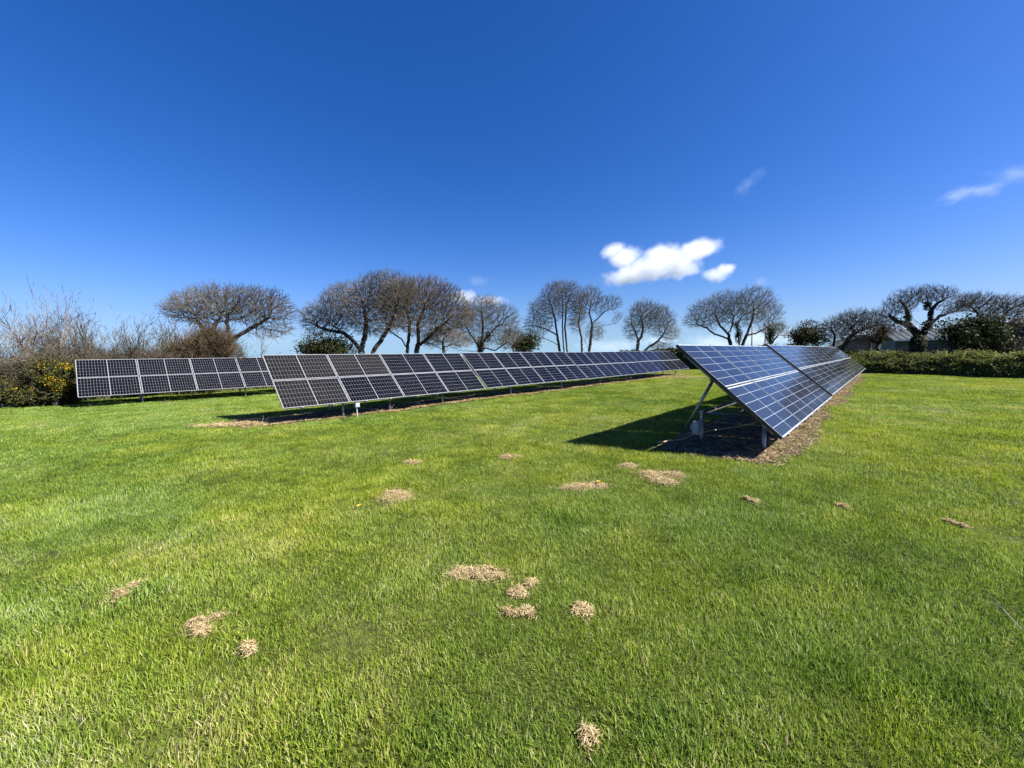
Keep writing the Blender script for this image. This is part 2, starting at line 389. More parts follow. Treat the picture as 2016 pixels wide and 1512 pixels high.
# ------------------------------------------------------------------ bare strips under the rows
def strip_sheet(name, row, u0, u1, n0, n1, mat, z, seed, wob=.12, kind='structure'):
    r = np.random.default_rng(seed); nu = int((u1 - u0) / .15) + 2; nn = 10
    us = np.linspace(u0, u1, nu)
    def wave():
        w = np.zeros(nu)
        for fq in (.7, 1.9, 4.3, 9.1): w += np.sin(us * fq + r.uniform(0, 6.3)) * r.uniform(.3, 1) / fq ** .45
        return w * wob * .6
    lo, hi = n0 + wave(), n1 + wave()
    V = []
    for i in range(nu):
        tp = min(1, (us[i] - u0) / .35, (u1 - us[i]) / .35); tp = .35 + .65 * math.sqrt(max(tp, 0)); mid_ = (lo[i] + hi[i]) / 2
        for j in range(nn):
            nnv = mid_ + (lo[i] + (hi[i] - lo[i]) * j / (nn - 1) - mid_) * tp
            p = rowpt(row, us[i], nnv); V.append((p[0], p[1], float(hgt(p[0], p[1])) + z))
    id_ = np.arange(nu * nn).reshape(nu, nn)
    Q = np.stack([id_[:-1, :-1], id_[1:, :-1], id_[1:, 1:], id_[:-1, 1:]], -1).reshape(-1, 4)
    o = mobj(name, mesh_np(name, V, [Q], mat, True)); tag(o, kind=kind)
    return lambda u: (np.interp(u, us, lo), np.interp(u, us, hi))
edgeR = strip_sheet('soil_strip', 'R', -.35, 28.2, -.07, 1.95, M['soil'], .012, 1, .16)
edgeM = strip_sheet('soil_strip', 'M', -.9, 30.0, .28, 2.05, M['soil'], .012, 2, .14)

# ------------------------------------------------------------------ scattered blades (grass, straw, litter) by geometry nodes
def blades_mesh(name, mat, n, spread, l0, l1, w0, w1, lean, seed, flat=False, segs=3, tint=(.25, .75), dead=.06):
    r = np.random.default_rng(seed); V = []; Q = []; T = []
    comb = r.uniform(0, 2 * np.pi)
    for i in range(n):
        rr = spread * math.sqrt(r.uniform()); th = r.uniform(0, 2 * np.pi)
        p = np.array([rr * math.cos(th), rr * math.sin(th), 0.0])
        L = r.uniform(l0, l1); w = r.uniform(w0, w1)
        az = comb + r.normal(0, 1.0); el = math.pi / 2 - abs(r.normal(lean, .28))
        if flat: el = r.uniform(-.06, .28); p[2] = r.uniform(.004, .022); az = r.uniform(0, 6.3)
        bend = r.uniform(.1, .65) if not flat else r.uniform(-.5, .5)
        d = np.array([math.cos(az) * math.cos(el), math.sin(az) * math.cos(el), math.sin(el)])
        side = np.array([-math.sin(az), math.cos(az), 0.0]); tw = r.uniform(-.9, .9)
        side = side * math.cos(tw) + np.cross(d, side) * math.sin(tw)
        tv = np.clip(r.normal((tint[0] + tint[1]) / 2, (tint[1] - tint[0]) / 3), 0, .8)
        if r.uniform() < dead: tv = r.uniform(.85, 1.0)
        b0 = len(V)
        for k in range(segs + 1):
            f_ = k / segs; ww = w * (1 - .82 * f_ ** 1.6) / 2
            V += [tuple(p - side * ww), tuple(p + side * ww)]; T += [tv, tv]
            if k < segs:
                dd = d.copy(); dd[2] -= bend * f_; dd /= np.linalg.norm(dd); p = p + dd * (L / segs)
                if flat: p[2] = max(p[2], .003)
                Q.append((b0 + 2 * k, b0 + 2 * k + 1, b0 + 2 * k + 3, b0 + 2 * k + 2))
    return mesh_np(name, V, [Q], mat, True, attrs={'tint': T})

hidden = bpy.data.collections.new('blade_tufts')          # sources of the scatter, never rendered by themselves
def scatter(name, pts, rot, scl, var, patch, sources, cool=None):
    me = bpy.data.meshes.new(name); me.vertices.add(len(pts)); me.vertices.foreach_set('co', np.asarray(pts, np.float32).ravel())
    for k, a, ty in (('patch', patch, 'FLOAT'), ('cool', np.full(len(pts), .5) if cool is None else cool, 'FLOAT'), ('rz', rot, 'FLOAT'), ('sc', scl, 'FLOAT')):
        q = me.attributes.new(k, ty, 'POINT'); q.data.foreach_set('value', np.asarray(a, np.float32))
    q = me.attributes.new('var', 'INT', 'POINT'); q.data.foreach_set('value', np.asarray(var, np.int32))
    o = mobj(name, me)
    g = bpy.data.node_groups.new(name + '_nodes', 'GeometryNodeTree')
    g.interface.new_socket('Geometry', in_out='INPUT', socket_type='NodeSocketGeometry'); g.interface.new_socket('Geometry', in_out='OUTPUT', socket_type='NodeSocketGeometry')
    gi, go = g.nodes.new('NodeGroupInput'), g.nodes.new('NodeGroupOutput')
    ci = g.nodes.new('GeometryNodeCollectionInfo'); ci.inputs['Collection'].default_value = sources
    ci.inputs['Separate Children'].default_value = True; ci.inputs['Reset Children'].default_value = True
    m2p = g.nodes.new('GeometryNodeMeshToPoints')
    ip = g.nodes.new('GeometryNodeInstanceOnPoints'); ip.inputs['Pick Instance'].default_value = True
    def na(nm, ty='FLOAT'):
        x = g.nodes.new('GeometryNodeInputNamedAttribute'); x.data_type = ty; x.inputs['Name'].default_value = nm; return x.outputs['Attribute']
    cb = g.nodes.new('ShaderNodeCombineXYZ'); g.links.new(na('rz'), cb.inputs['Z'])
    e2r = g.nodes.new('FunctionNodeEulerToRotation'); g.links.new(cb.outputs[0], e2r.inputs[0])
    g.links.new(gi.outputs[0], m2p.inputs['Mesh']); g.links.new(m2p.outputs[0], ip.inputs['Points'])
    g.links.new(ci.outputs[0], ip.inputs['Instance']); g.links.new(na('var', 'INT'), ip.inputs['Instance Index'])
    g.links.new(e2r.outputs[0], ip.inputs['Rotation']); g.links.new(na('sc'), ip.inputs['Scale'])
    g.links.new(ip.outputs[0], go.inputs[0])
    md = o.modifiers.new('scatter', 'NODES'); md.node_group = g
    return o
def source_coll(name, meshes):
    c = bpy.data.collections.new(name)
    for i, me in enumerate(meshes): c.objects.link(bpy.data.objects.new('%s_%02d' % (name, i), me))
    return c
def vnoise(x, y, seed):                                   # smooth value noise
    r = np.random.default_rng(seed); g = r.uniform(0, 1, (64, 64)); xi, yi = np.floor(x).astype(int), np.floor(y).astype(int)
    fx, fy = x - xi, y - yi; fx, fy = fx * fx * (3 - 2 * fx), fy * fy * (3 - 2 * fy)
    w = lambda a, b: g[a % 64, b % 64]
    return (w(xi, yi) * (1 - fx) + w(xi + 1, yi) * fx) * (1 - fy) + (w(xi, yi + 1) * (1 - fx) + w(xi + 1, yi + 1) * fx) * fy

# dead grass clumps on the lawn: (px, py, half width px, half height px, label)
CLUMPS = [
 (772, 981, 34, 17, 'ragged tan clump of dead grass below the middle row'),
 (936, 1124, 58, 15, 'longest tan mat of dead grass, mid lawn'),
 (1045, 1143, 14, 9, 'small tan tuft of dead grass just right of the longest mat'),
 (1018, 1163, 20, 11, 'brown clod of dead grass directly below the small tan tuft'),
 (1022, 1203, 32, 9, 'thin greyish patch of dead grass, lowest of the mid lawn group'),
 (1146, 1198, 20, 14, 'dark brown clod of dead grass, rightmost of the mid lawn group'),
 (241, 1166, 24, 13, 'pinkish tan clump of dead grass beside dark green tuft'),
 (400, 1232, 28, 17, 'forked pale clump of dead grass on the left lawn'),
 (486, 1281, 19, 11, 'small pale clump of dead grass below the forked one'),
 (1160, 1452, 18, 22, 'bright straw coloured clump of dead grass nearest the camera'),
 (1306, 938, 44, 14, 'long tan scuffed streak before the right hand row'),
 (1150, 950, 46, 7, 'thin brown scrape left of the long tan streak'),
 (812, 905, 18, 5, 'faint tan scuff above the ragged tan clump'),
 (1004, 899, 18, 6, 'faint tan scuff in line with the right hand row'),
 (1652, 991, 10, 5, 'tiny pale tuft of dead grass on the right lawn'),
 (1480, 983, 9, 5, 'tiny brown tuft of dead grass below the right hand row'),
 (1880, 1025, 12, 5, 'tiny tan tuft of dead grass near the right edge'),
 (1238, 912, 22, 6, 'tan scrape above the long tan streak'),
]
clump_geo = []
for px, py, hw, hh, lab in CLUMPS:
    c = gnd(px, py); ax = (gnd(px + hw, py) - gnd(px - hw, py)) / 2; ay = (gnd(px, py - hh) - gnd(px, py + hh)) / 2
    clump_geo.append((c[:2], np.linalg.norm(ax), np.linalg.norm(ay), math.atan2(ax[1], ax[0])))
def clump_mask(x, y, k=1.0):
    m = np.zeros(x.shape)
    for (c, a, b, th) in clump_geo:
        dx, dy = x - c[0], y - c[1]; X, Y = dx * math.cos(th) + dy * math.sin(th), -dx * math.sin(th) + dy * math.cos(th)
        m = np.maximum(m, 1.25 - (X / (a * k)) ** 2 - (Y / (b * k)) ** 2)
    return m

# grass
def sector(r0, r1, dens, r):
    h = 1 / math.sqrt(dens); g = np.arange(-r1, r1 + h, h); X, Y = np.meshgrid(g, g[g > -.5 * r1]); X = X.ravel(); Y = Y.ravel()
    X = X + r.uniform(-.55, .55, len(X)) * h; Y = Y + r.uniform(-.55, .55, len(Y)) * h; rr = np.hypot(X, Y); th = np.abs(np.arctan2(X, Y))
    k = (rr >= r0) & (rr < r1) & (th < R(66)); return X[k], Y[k]
r = np.random.default_rng(11)
GP = []; GS = []
for r0, r1, dens, sc in ((.9, 3.2, 330, .88), (3.2, 6.5, 215, .98), (6.5, 11, 95, 1.15), (11, 22, 46, 1.0), (22, 44, 24, 1.25)):
    x, y = sector(r0, r1, dens, r); GP.append(np.stack([x, y], 1)); GS.append(np.full(len(x), sc))
GP = np.concatenate(GP); GS = np.concatenate(GS); x, y = GP[:, 0], GP[:, 1]
keep = np.ones(len(x), bool)
for row, e_, u0, u1 in (('R', edgeR, -.35, 28.2), ('M', edgeM, -.9, 30.0)):
    uu, nn = rowuv(row, GP); lo, hi = e_(uu); ins = (uu > u0) & (uu < u1) & (nn > lo + .03) & (nn < hi - .03)
    keep &= ~(ins & (r.uniform(size=len(x)) < np.where((nn < lo + .3), .80, .97)))
    if row == 'M': keep &= ~((uu > u0) & (uu < u1) & (nn > lo - .22) & (nn < lo + .05) & (r.uniform(size=len(x)) < .8))
cm = clump_mask(x, y); keep &= ~((cm + .8 * (vnoise(x * 16, y * 16, 9) - .5) > .36) & (r.uniform(size=len(x)) < .84))
# beyond the field edges nothing is needed
keep &= (x + .3623 * (y - 28.3) < 26.2)
un, nn = rowuv('L', GP); keep &= nn < 4.2
GP, GS = GP[keep], GS[keep]; x, y = GP[:, 0], GP[:, 1]
big = vnoise(x * .30 + 3, y * .30 + 9, 1); med = vnoise(x * 1.3, y * 1.3 + 5, 2); fin = vnoise(x * 4.5 + 7, y * 4.5, 3)
fine2 = vnoise(x * 11 + 2, y * 11, 4); patch = (big - .5) * .20 + (med - .5) * .24 + (fin - .5) * .22 + (fine2 - .5) * .16 + r.normal(0, .05, len(x)) + .03
cool = np.clip(.5 + (vnoise(x * .45 + 30, y * .45 + 11, 6) - .5) * .75 + (vnoise(x * 1.9, y * 1.9 + 40, 7) - .5) * .7 + np.clip(-x, -8, 10) * .026, 0, 1)
hsc = GS * (.72 + .75 * med * fin + .3 * np.clip(fine2 - .6, 0, 1) * 2 + .25 * r.uniform(size=len(x)))
dry = vnoise(x * .9 + 50, y * .9 + 3, 12) * .6 + vnoise(x * 3.1 + 5, y * 3.1 + 60, 13) * .4
patch += np.clip(dry - .60, 0, 1) * .5; hsc *= 1 - np.clip(dry - .58, 0, .4) * 1.2
for px, py, rad_ in ((300, 1166, .13), (1462, 1128, .12), (1900, 1372, .16), (1100, 1010, .3), (1640, 1330, .15), (620, 1420, .12), (1320, 1440, .1), (860, 1440, .1), (1760, 1150, .12)):   # ranker, darker tufts
    q = gnd(px, py); k = np.exp(-((x - q[0]) ** 2 + (y - q[1]) ** 2) / rad_ ** 2); patch -= .17 * k; cool = np.clip(cool + .35 * k, 0, 1); hsc *= 1 + .35 * k
uR, nR = rowuv('R', GP)
far = np.hypot(x, y)
tufts = [blades_mesh('grass_tuft', M['grass'], 62, .085, .021, .052, .0032, .0050, [.28, .4, .5, .62][i % 4], 100 + i, tint=(.24, .70), dead=.035) for i in range(10)]
tufts += [blades_mesh('grass_tuft_wide', M['grass'], 80, .15, .028, .058, .0065, .0105, [.35, .5, .65, .45][i % 4], 140 + i, segs=2, tint=(.24, .70), dead=.035) for i in range(5)]
GC = source_coll('tuft_source', tufts)
o = scatter('grass', np.stack([x, y, hgt(x, y) - .004], 1), r.uniform(0, 6.28, len(x)), hsc, np.where(far < 11, r.integers(0, 10, len(x)), r.integers(10, 15, len(x))), patch, GC, cool)
tag(o, 'short bright green pasture grass covering the field', 'grass', kind='stuff')
print('grass tufts', len(x))

# leaf litter and straw along the strips
straws = [blades_mesh('straw_tuft', M['straw'], 30, .10, .03, .11, .0035, .006, .9, 300 + i, flat=True, tint=(.2, .8), dead=.1) for i in range(6)]
chips = [blades_mesh('litter_tuft', M['litter'], 34, .10, .015, .055, .006, .016, .9, 330 + i, flat=True, segs=2, tint=(.15, .75), dead=.12) for i in range(6)]
SC = source_coll('straw_source', straws); LC = source_coll('litter_source', chips)
def strip_pts(row, u0, u1, edge, dens, fn, seed):
    r = np.random.default_rng(seed); n = int((u1 - u0) * 2.6 * dens); uu = r.uniform(u0, u1, n)
    lo, hi = edge(uu); vv = r.uniform(0, 1, n); nn = lo + (hi - lo) * vv
    k = r.uniform(size=n) < fn(uu, nn - lo, hi - nn, r); uu, nn = uu[k], nn[k]
    P = ROW[row][None] + uu[:, None] * UX + nn[:, None] * NX
    P[:, 2] = hgt(P[:, 0], P[:, 1]) + .012
    return P, r
P, r = strip_pts('R', -.35, 28.2, edgeR, 55, lambda u, a, b, r: np.where(a < .75, .95, .30) * np.exp(-np.maximum(u - 4, 0) * .05), 21)
o = scatter('leaf_litter', P, r.uniform(0, 6.28, len(P)), r.uniform(.8, 1.25, len(P)), r.integers(0, 6, len(P)), np.zeros(len(P)), LC)
tag(o, 'brown bark and dead leaf litter under the right hand row', 'leaf litter', kind='stuff')
P, r = strip_pts('M', -.9, 30, edgeM, 45, lambda u, a, b, r: np.clip(np.where(a < .30, .95, np.where(b < .25, .6, .12)), 0, 1) * np.where(u < 3, .85, 1), 22)
P2, r2 = strip_pts('R', -.3, 28, edgeR, 22, lambda u, a, b, r: np.where((a > .1) & (a < .6), .55, .12), 23)
# a pale worn patch behind the near end of the middle row
PB, rb = strip_pts('M', 2.0, 30, edgeM, 60, lambda u, a, b, r: np.where(a < .16, .9, 0.0), 29); PB = PB - NX * rb.uniform(0, .28, (len(PB), 1)); PB[:, 2] += .03
q = gnd(475, 829); n_ = 260; PX = np.stack([q[0] + r.normal(0, .40, n_), q[1] + r.normal(0, .13, n_), np.zeros(n_)], 1); PX[:, 2] = hgt(PX[:, 0], PX[:, 1]) + .02
q = gnd(1345, 741); n_ = 200; PY = np.stack([q[0] + r.normal(0, .9, n_), q[1] + r.normal(0, .55, n_), np.zeros(n_)], 1); PY[:, 2] = hgt(PY[:, 0], PY[:, 1]) + .02
P = np.concatenate([P, P2, PX, PY, PB])
o = scatter('dry_grass_border', P, r.uniform(0, 6.28, len(P)), r.uniform(1.0, 1.8, len(P)), r.integers(0, 6, len(P)), np.zeros(len(P)), SC)
tag(o, 'pale dead grass bordering the rows of solar tables', 'dry grass', kind='stuff')

# the clumps themselves: low thatch lumps with dead blades over them, ragged and partly grown through
for i, ((px, py, hw, hh, lab), (c, a, b, th)) in enumerate(zip(CLUMPS, clump_geo)):
    r = np.random.default_rng(500 + i); root = empty('dry_grass_clump', (c[0], c[1], float(hgt(c[0], c[1])) + .009), th); tag(root, lab, 'dead grass', 'clumps of dead grass on the lawn')
    ns = int(r.integers(3, 6)); sub = [(r.uniform(-.68, .68) * a, r.uniform(-.68, .68) * b, a * r.uniform(.32, .6), b * r.uniform(.32, .6), r.uniform(.7, 1.3)) for _ in range(ns)]
    if a > 2 * b: sub += [(a * q, r.uniform(-.3, .3) * b, a * .3, b * r.uniform(.35, .6), .8) for q in (-.7, -.25, .25, .7)]
    V = []; Q = []; T_ = []; nA = 12
    for (sx, sy, sa, sb_, sh_) in sub:
        b0 = len(V); V.append((sx, sy, .016 * sh_))
        for k in (1, 2, 3):
            for j in range(nA):
                f_ = k / 3 * (1 + r.normal(0, .16)); an = 2 * np.pi * j / nA
                V.append((sx + sa * f_ * math.cos(an), sy + sb_ * f_ * math.sin(an), .016 * sh_ * (1 - (k / 3) ** 2) + r.normal(0, .006) - .004 * (k == 3)))
        Q += [(b0 + 1 + (k - 1) * nA + j, b0 + 1 + k * nA + j, b0 + 1 + k * nA + (j + 1) % nA, b0 + 1 + (k - 1) * nA + (j + 1) % nA) for k in (1, 2) for j in range(nA)]
        T_ += [(b0, b0 + 1 + j, b0 + 1 + (j + 1) % nA) for j in range(nA)]
    tag(mobj('thatch', mesh_np('thatch', V, [Q, T_], M['thatch'], True), root), kind='stuff')
    n = int(np.clip(a * b * 3.14 * 30000, 200, 5200)); V = []; Q = []; T = []
    for k in range(n):
        sx, sy, sa, sb_, sh_ = sub[int(r.integers(len(sub)))]; rr = abs(r.normal(0, .75)) * (1.0 if k % 5 else 1.7); an = r.uniform(0, 6.283)
        p = np.array([sx + sa * rr * math.cos(an), sy + sb_ * rr * math.sin(an), .018 * sh_ * max(0, 1 - rr * rr) + .008])
        L = r.uniform(.012, .045); w = r.uniform(.0018, .0036); az = r.uniform(0, 6.283); el = r.uniform(-.1, .9) * r.uniform(0, 1) ** 2
        d = np.array([math.cos(az) * math.cos(el), math.sin(az) * math.cos(el), math.sin(el)]); sd_ = np.array([-math.sin(az), math.cos(az), r.uniform(-.5, .5)])
        tv = np.clip(r.normal(.72, .26) - .2 * (rr < .25), 0, 1); b0 = len(V)
        for s_ in range(3):
            V += [tuple(p - sd_ * w / 2), tuple(p + sd_ * w / 2)]; T += [tv, tv]
            if s_ < 2: Q.append((b0 + 2 * s_, b0 + 2 * s_ + 1, b0 + 2 * s_ + 3, b0 + 2 * s_ + 2))
            p = p + d * L / 2; d[2] -= r.uniform(0, .6); p[2] = max(p[2], .004)
    tag(mobj('dead_blades', mesh_np('dead_blades', V, [Q], M['straw'], True, attrs={'tint': T}), root), kind='stuff')

# dry weeds by the tables, a fallen twig, two dandelions
for i, (px, py, h_, lab) in enumerate([(178, 797, .26, 'dry weed stalks under the near corner of left table'), (322, 790, .22, 'pale dead weed beside the posts of left table'), (772, 803, .34, 'thin dry stalks at the grass edge below second panel of middle row'),
                                       (512, 829, .30, 'leaning dry stalk at the near end of middle row'), (925, 783, .28, 'dry twiggy weed under the gap in middle row')]):
    r = np.random.default_rng(700 + i); c = gnd(px, py); b = MB()
    for k in range(7 if i != 3 else 2):
        p = np.array([r.normal(0, .10), r.normal(0, .05), 0.0]); d = np.array([r.normal(.1, .35), r.normal(0, .3), 1.0]); d /= np.linalg.norm(d); H = h_ * r.uniform(.5, 1.1)
        for q in range(4):
            e = p + d * H / 4; b.tube(p, e, .006 - .001 * q, .005 - .001 * q, 5); d = d + r.normal(0, .16, 3); d /= np.linalg.norm(d); p = e
            if q > 0: b.tube(e, e + (d + r.normal(0, .6, 3)) * H * .16, .003, .0015, 4)
    o = b.build('dry_weed', M['straw_stalk'] if 'straw_stalk' in M else M['wood']); o.location = (c[0], c[1], float(hgt(c[0], c[1]))); tag(o, lab, 'weed', 'dry weeds by the tables')
b = MB(); p = gnd(1950, 1195); q = gnd(2012, 1252); mid_ = (p + q) / 2 + np.array([.02, .03, .02])
for s0, s1 in ((p, mid_), (mid_, q)): b.tube(s0 + np.array([0, 0, .03]), s1 + np.array([0, 0, .035]), .0032, .0026, 6)
tag(b.build('fallen_twig', M['wood']), 'thin pale fallen twig in the grass at right edge', 'twig')
for px, py, lab in ((1178, 948, 'yellow dandelion beside the thin brown scrape'), (706, 1003, 'yellow dandelion below the ragged tan clump')):
    c = gnd(px, py); root = empty('dandelion', (c[0], c[1], float(hgt(c[0], c[1])))); tag(root, lab, 'flower', 'dandelions in the grass')
    b = MB(); b.tube((0, 0, 0), (.005, 0, .06), .0025, n=5); b.build('stalk', M['shed_green'], root)
    b = MB()
    for k in range(16):
        an = k * 2 * math.pi / 16; b.add([(.005, 0, .06), (.005 + .022 * math.cos(an - .16), .022 * math.sin(an - .16), .068), (.005 + .026 * math.cos(an), .026 * math.sin(an), .070), (.005 + .022 * math.cos(an + .16), .022 * math.sin(an + .16), .068)], [(0, 1, 2, 3)])
    me = b.mesh('flower_head', M['flower']); q_ = me.attributes.new('tint', 'FLOAT', 'POINT'); q_.data.foreach_set('value', np.full(len(me.vertices), .8, np.float32)); mobj('flower_head', me, root)

# ------------------------------------------------------------------ woody plants
def tubes(P0, P1, R0, R1, ns):
    """tapered prisms for many segments at once"""
    P0, P1 = np.asarray(P0, float), np.asarray(P1, float); d = P1 - P0; d /= np.maximum(np.linalg.norm(d, axis=1, keepdims=True), 1e-9)
    h = np.where(np.abs(d[:, 2:3]) < .9, np.array([[0, 0, 1.0]]), np.array([[1.0, 0, 0]]))
    e = np.cross(d, h); e /= np.linalg.norm(e, axis=1, keepdims=True); g = np.cross(d, e)
    an = np.arange(ns) * 2 * np.pi / ns; ring = e[:, None] * np.cos(an)[None, :, None] + g[:, None] * np.sin(an)[None, :, None]
    A = P0[:, None] + ring * np.asarray(R0)[:, None, None]; B = P1[:, None] + ring * np.asarray(R1)[:, None, None]
    V = np.concatenate([A, B], 1).reshape(-1, 3); base = (np.arange(len(P0)) * 2 * ns)[:, None]
    i = np.arange(ns); j = (i + 1) % ns
    Q = np.stack([base + i, base + i + ns, base + j + ns, base + j], -1).reshape(-1, 4)
    return V, Q
def join_np(parts):
    V, Q, n = [], [], 0
    for v, q in parts: V.append(v); Q.append(q + n); n += len(v)
    return np.concatenate(V), np.concatenate(Q)

def resample(pl, step):
    out = [pl[0]]
    for a, b in zip(pl[:-1], pl[1:]):
        n = max(1, int(round(np.linalg.norm(b - a) / step)))
        out += [a + (b - a) * k / n for k in range(1, n + 1)]
    return out

def colonize(polys, A, step, di, dk, iters, r, jit, trop):
    pos = []; par = []
    for pl in polys:
        pts = resample(pl, step); start = len(pos); p0 = -1
        if start:                                         # join to what is already there
            dd = np.linalg.norm(np.array(pos) - pts[0], axis=1); k = int(dd.argmin())
            if dd[k] < step * 7: p0 = k
        for i, p in enumerate(pts):
            pos.append(p + r.normal(0, step * .10, 3) * (0 if i == 0 else 1)); par.append(p0 if i == 0 else len(pos) - 2)
    P = np.array(pos); nch = np.zeros(len(P), int)
    nd = np.full(len(A), 1e9); ni = np.zeros(len(A), int)
    def upd(i0):
        for c0 in range(i0, len(P), 400):
            D = np.linalg.norm(A[:, None] - P[None, c0:c0 + 400], axis=2); k = D.argmin(1); d = D[np.arange(len(A)), k]
            m = d < nd; nd[m] = d[m]; ni[m] = k[m] + c0
    upd(0); alive = np.ones(len(A), bool)
    for it in range(iters):
        act = alive & (nd < di)
        if not act.any(): break
        ids, inv = np.unique(ni[act], return_inverse=True)
        v = A[act] - P[ni[act]]; v /= np.maximum(np.linalg.norm(v, axis=1, keepdims=True), 1e-6)
        S = np.zeros((len(ids), 3)); np.add.at(S, inv, v)
        S /= np.maximum(np.linalg.norm(S, axis=1, keepdims=True), 1e-6)
        S = S + r.normal(0, jit, S.shape) + np.asarray(trop)
        S /= np.maximum(np.linalg.norm(S, axis=1, keepdims=True), 1e-6)
        ok = nch[ids] < 3; ids, S = ids[ok], S[ok]
        if not len(ids): break
        n0 = len(P); P = np.concatenate([P, P[ids] + S * step * r.uniform(.8, 1.15, (len(ids), 1))]); par += [int(i) for i in ids]
        nch[ids] += 1; nch = np.concatenate([nch, np.zeros(len(ids), int)])
        upd(n0); alive &= nd > dk
        A = A[alive]; nd = nd[alive]; ni = ni[alive]; alive = np.ones(len(A), bool)
        if not len(A): break
    return P, np.array(par)

def blob_points(blobs, D, n, r, shell=.45, depth_k=.85, lumpy=0.0):
    """points spread through crown lobes given as (px, py, half width px, half height px)"""
    vol = np.array([b[2] * b[3] * min(b[2], b[3] * 1.6) for b in blobs]); vol = vol ** .8; pick = r.choice(len(blobs), n, p=vol / vol.sum())
    out = np.zeros((n, 3)); right = np.array([1.0, 0, 0])
    for k, b in enumerate(blobs):
        m = np.where(pick == k)[0]
        if not len(m): continue
        c = at(b[0], b[1], D + (b[4] if len(b) > 4 else 0)); px = D / F_PX
        v = r.normal(size=(len(m), 3)); v /= np.linalg.norm(v, axis=1, keepdims=True); v *= (r.uniform(0, 1, (len(m), 1)) ** shell)
        rx, rz = b[2] * px, b[3] * px
        if lumpy: v *= (1 + lumpy * (vnoise(np.arctan2(v[:, 1], v[:, 0]) * 2.2 + 20, v[:, 2] * 2.6 + k * 7 + 20, k) - .55) * 1.7)[:, None]
        out[m] = c + v * np.array([rx, depth_k * (rx + rz) / 2, rz])
    return out

def twig_set(P, D, r, n_each, l0, l1, rad, up, spread, centre):
    """short curved twigs leaving given points"""
    n = len(P) * n_each; p = np.repeat(P, n_each, 0); d = np.repeat(D, n_each, 0)
    outw = p - centre; outw /= np.maximum(np.linalg.norm(outw, axis=1, keepdims=True), 1e-6)
    v = d * .7 + outw * .45 + np.array(up) + r.normal(0, spread, (n, 3)); v /= np.maximum(np.linalg.norm(v, axis=1, keepdims=True), 1e-6)
    L = r.uniform(l0, l1, (n, 1)); v2 = v + r.normal(0, .35, (n, 3)) + np.array([0, 0, .15]); v2 /= np.linalg.norm(v2, axis=1, keepdims=True)
    q = p + v * L * .55; e = q + v2 * L * .45
    v3 = v + r.normal(0, .6, (n, 3)); v3 /= np.linalg.norm(v3, axis=1, keepdims=True); e3 = q + v3 * L * .35
    return [tubes(p, q, np.full(n, rad), np.full(n, rad * .75), 3), tubes(q, e, np.full(n, rad * .75), np.full(n, rad * .35), 3), tubes(q, e3, np.full(n, rad * .6), np.full(n, rad * .3), 3)]

def leaf_cloud(C, size, r, squash=1.0, droop=0.0):
    n = len(C); a = r.normal(size=(n, 3)); a[:, 2] *= squash; a /= np.linalg.norm(a, axis=1, keepdims=True)
    b = np.cross(a, r.normal(size=(n, 3))); b /= np.maximum(np.linalg.norm(b, axis=1, keepdims=True), 1e-6)
    s = size * r.uniform(.6, 1.4, (n, 1)); a, b = a * s, b * s * .55
    V = np.stack([C - a, C + b * .9 - a * .1, C + a, C - b * .9 - a * .1], 1).reshape(-1, 3)
    Q = np.arange(n * 4).reshape(-1, 4); T = np.repeat(np.clip(r.normal(.45, .22, n), 0, 1), 4)
    return V, Q, T

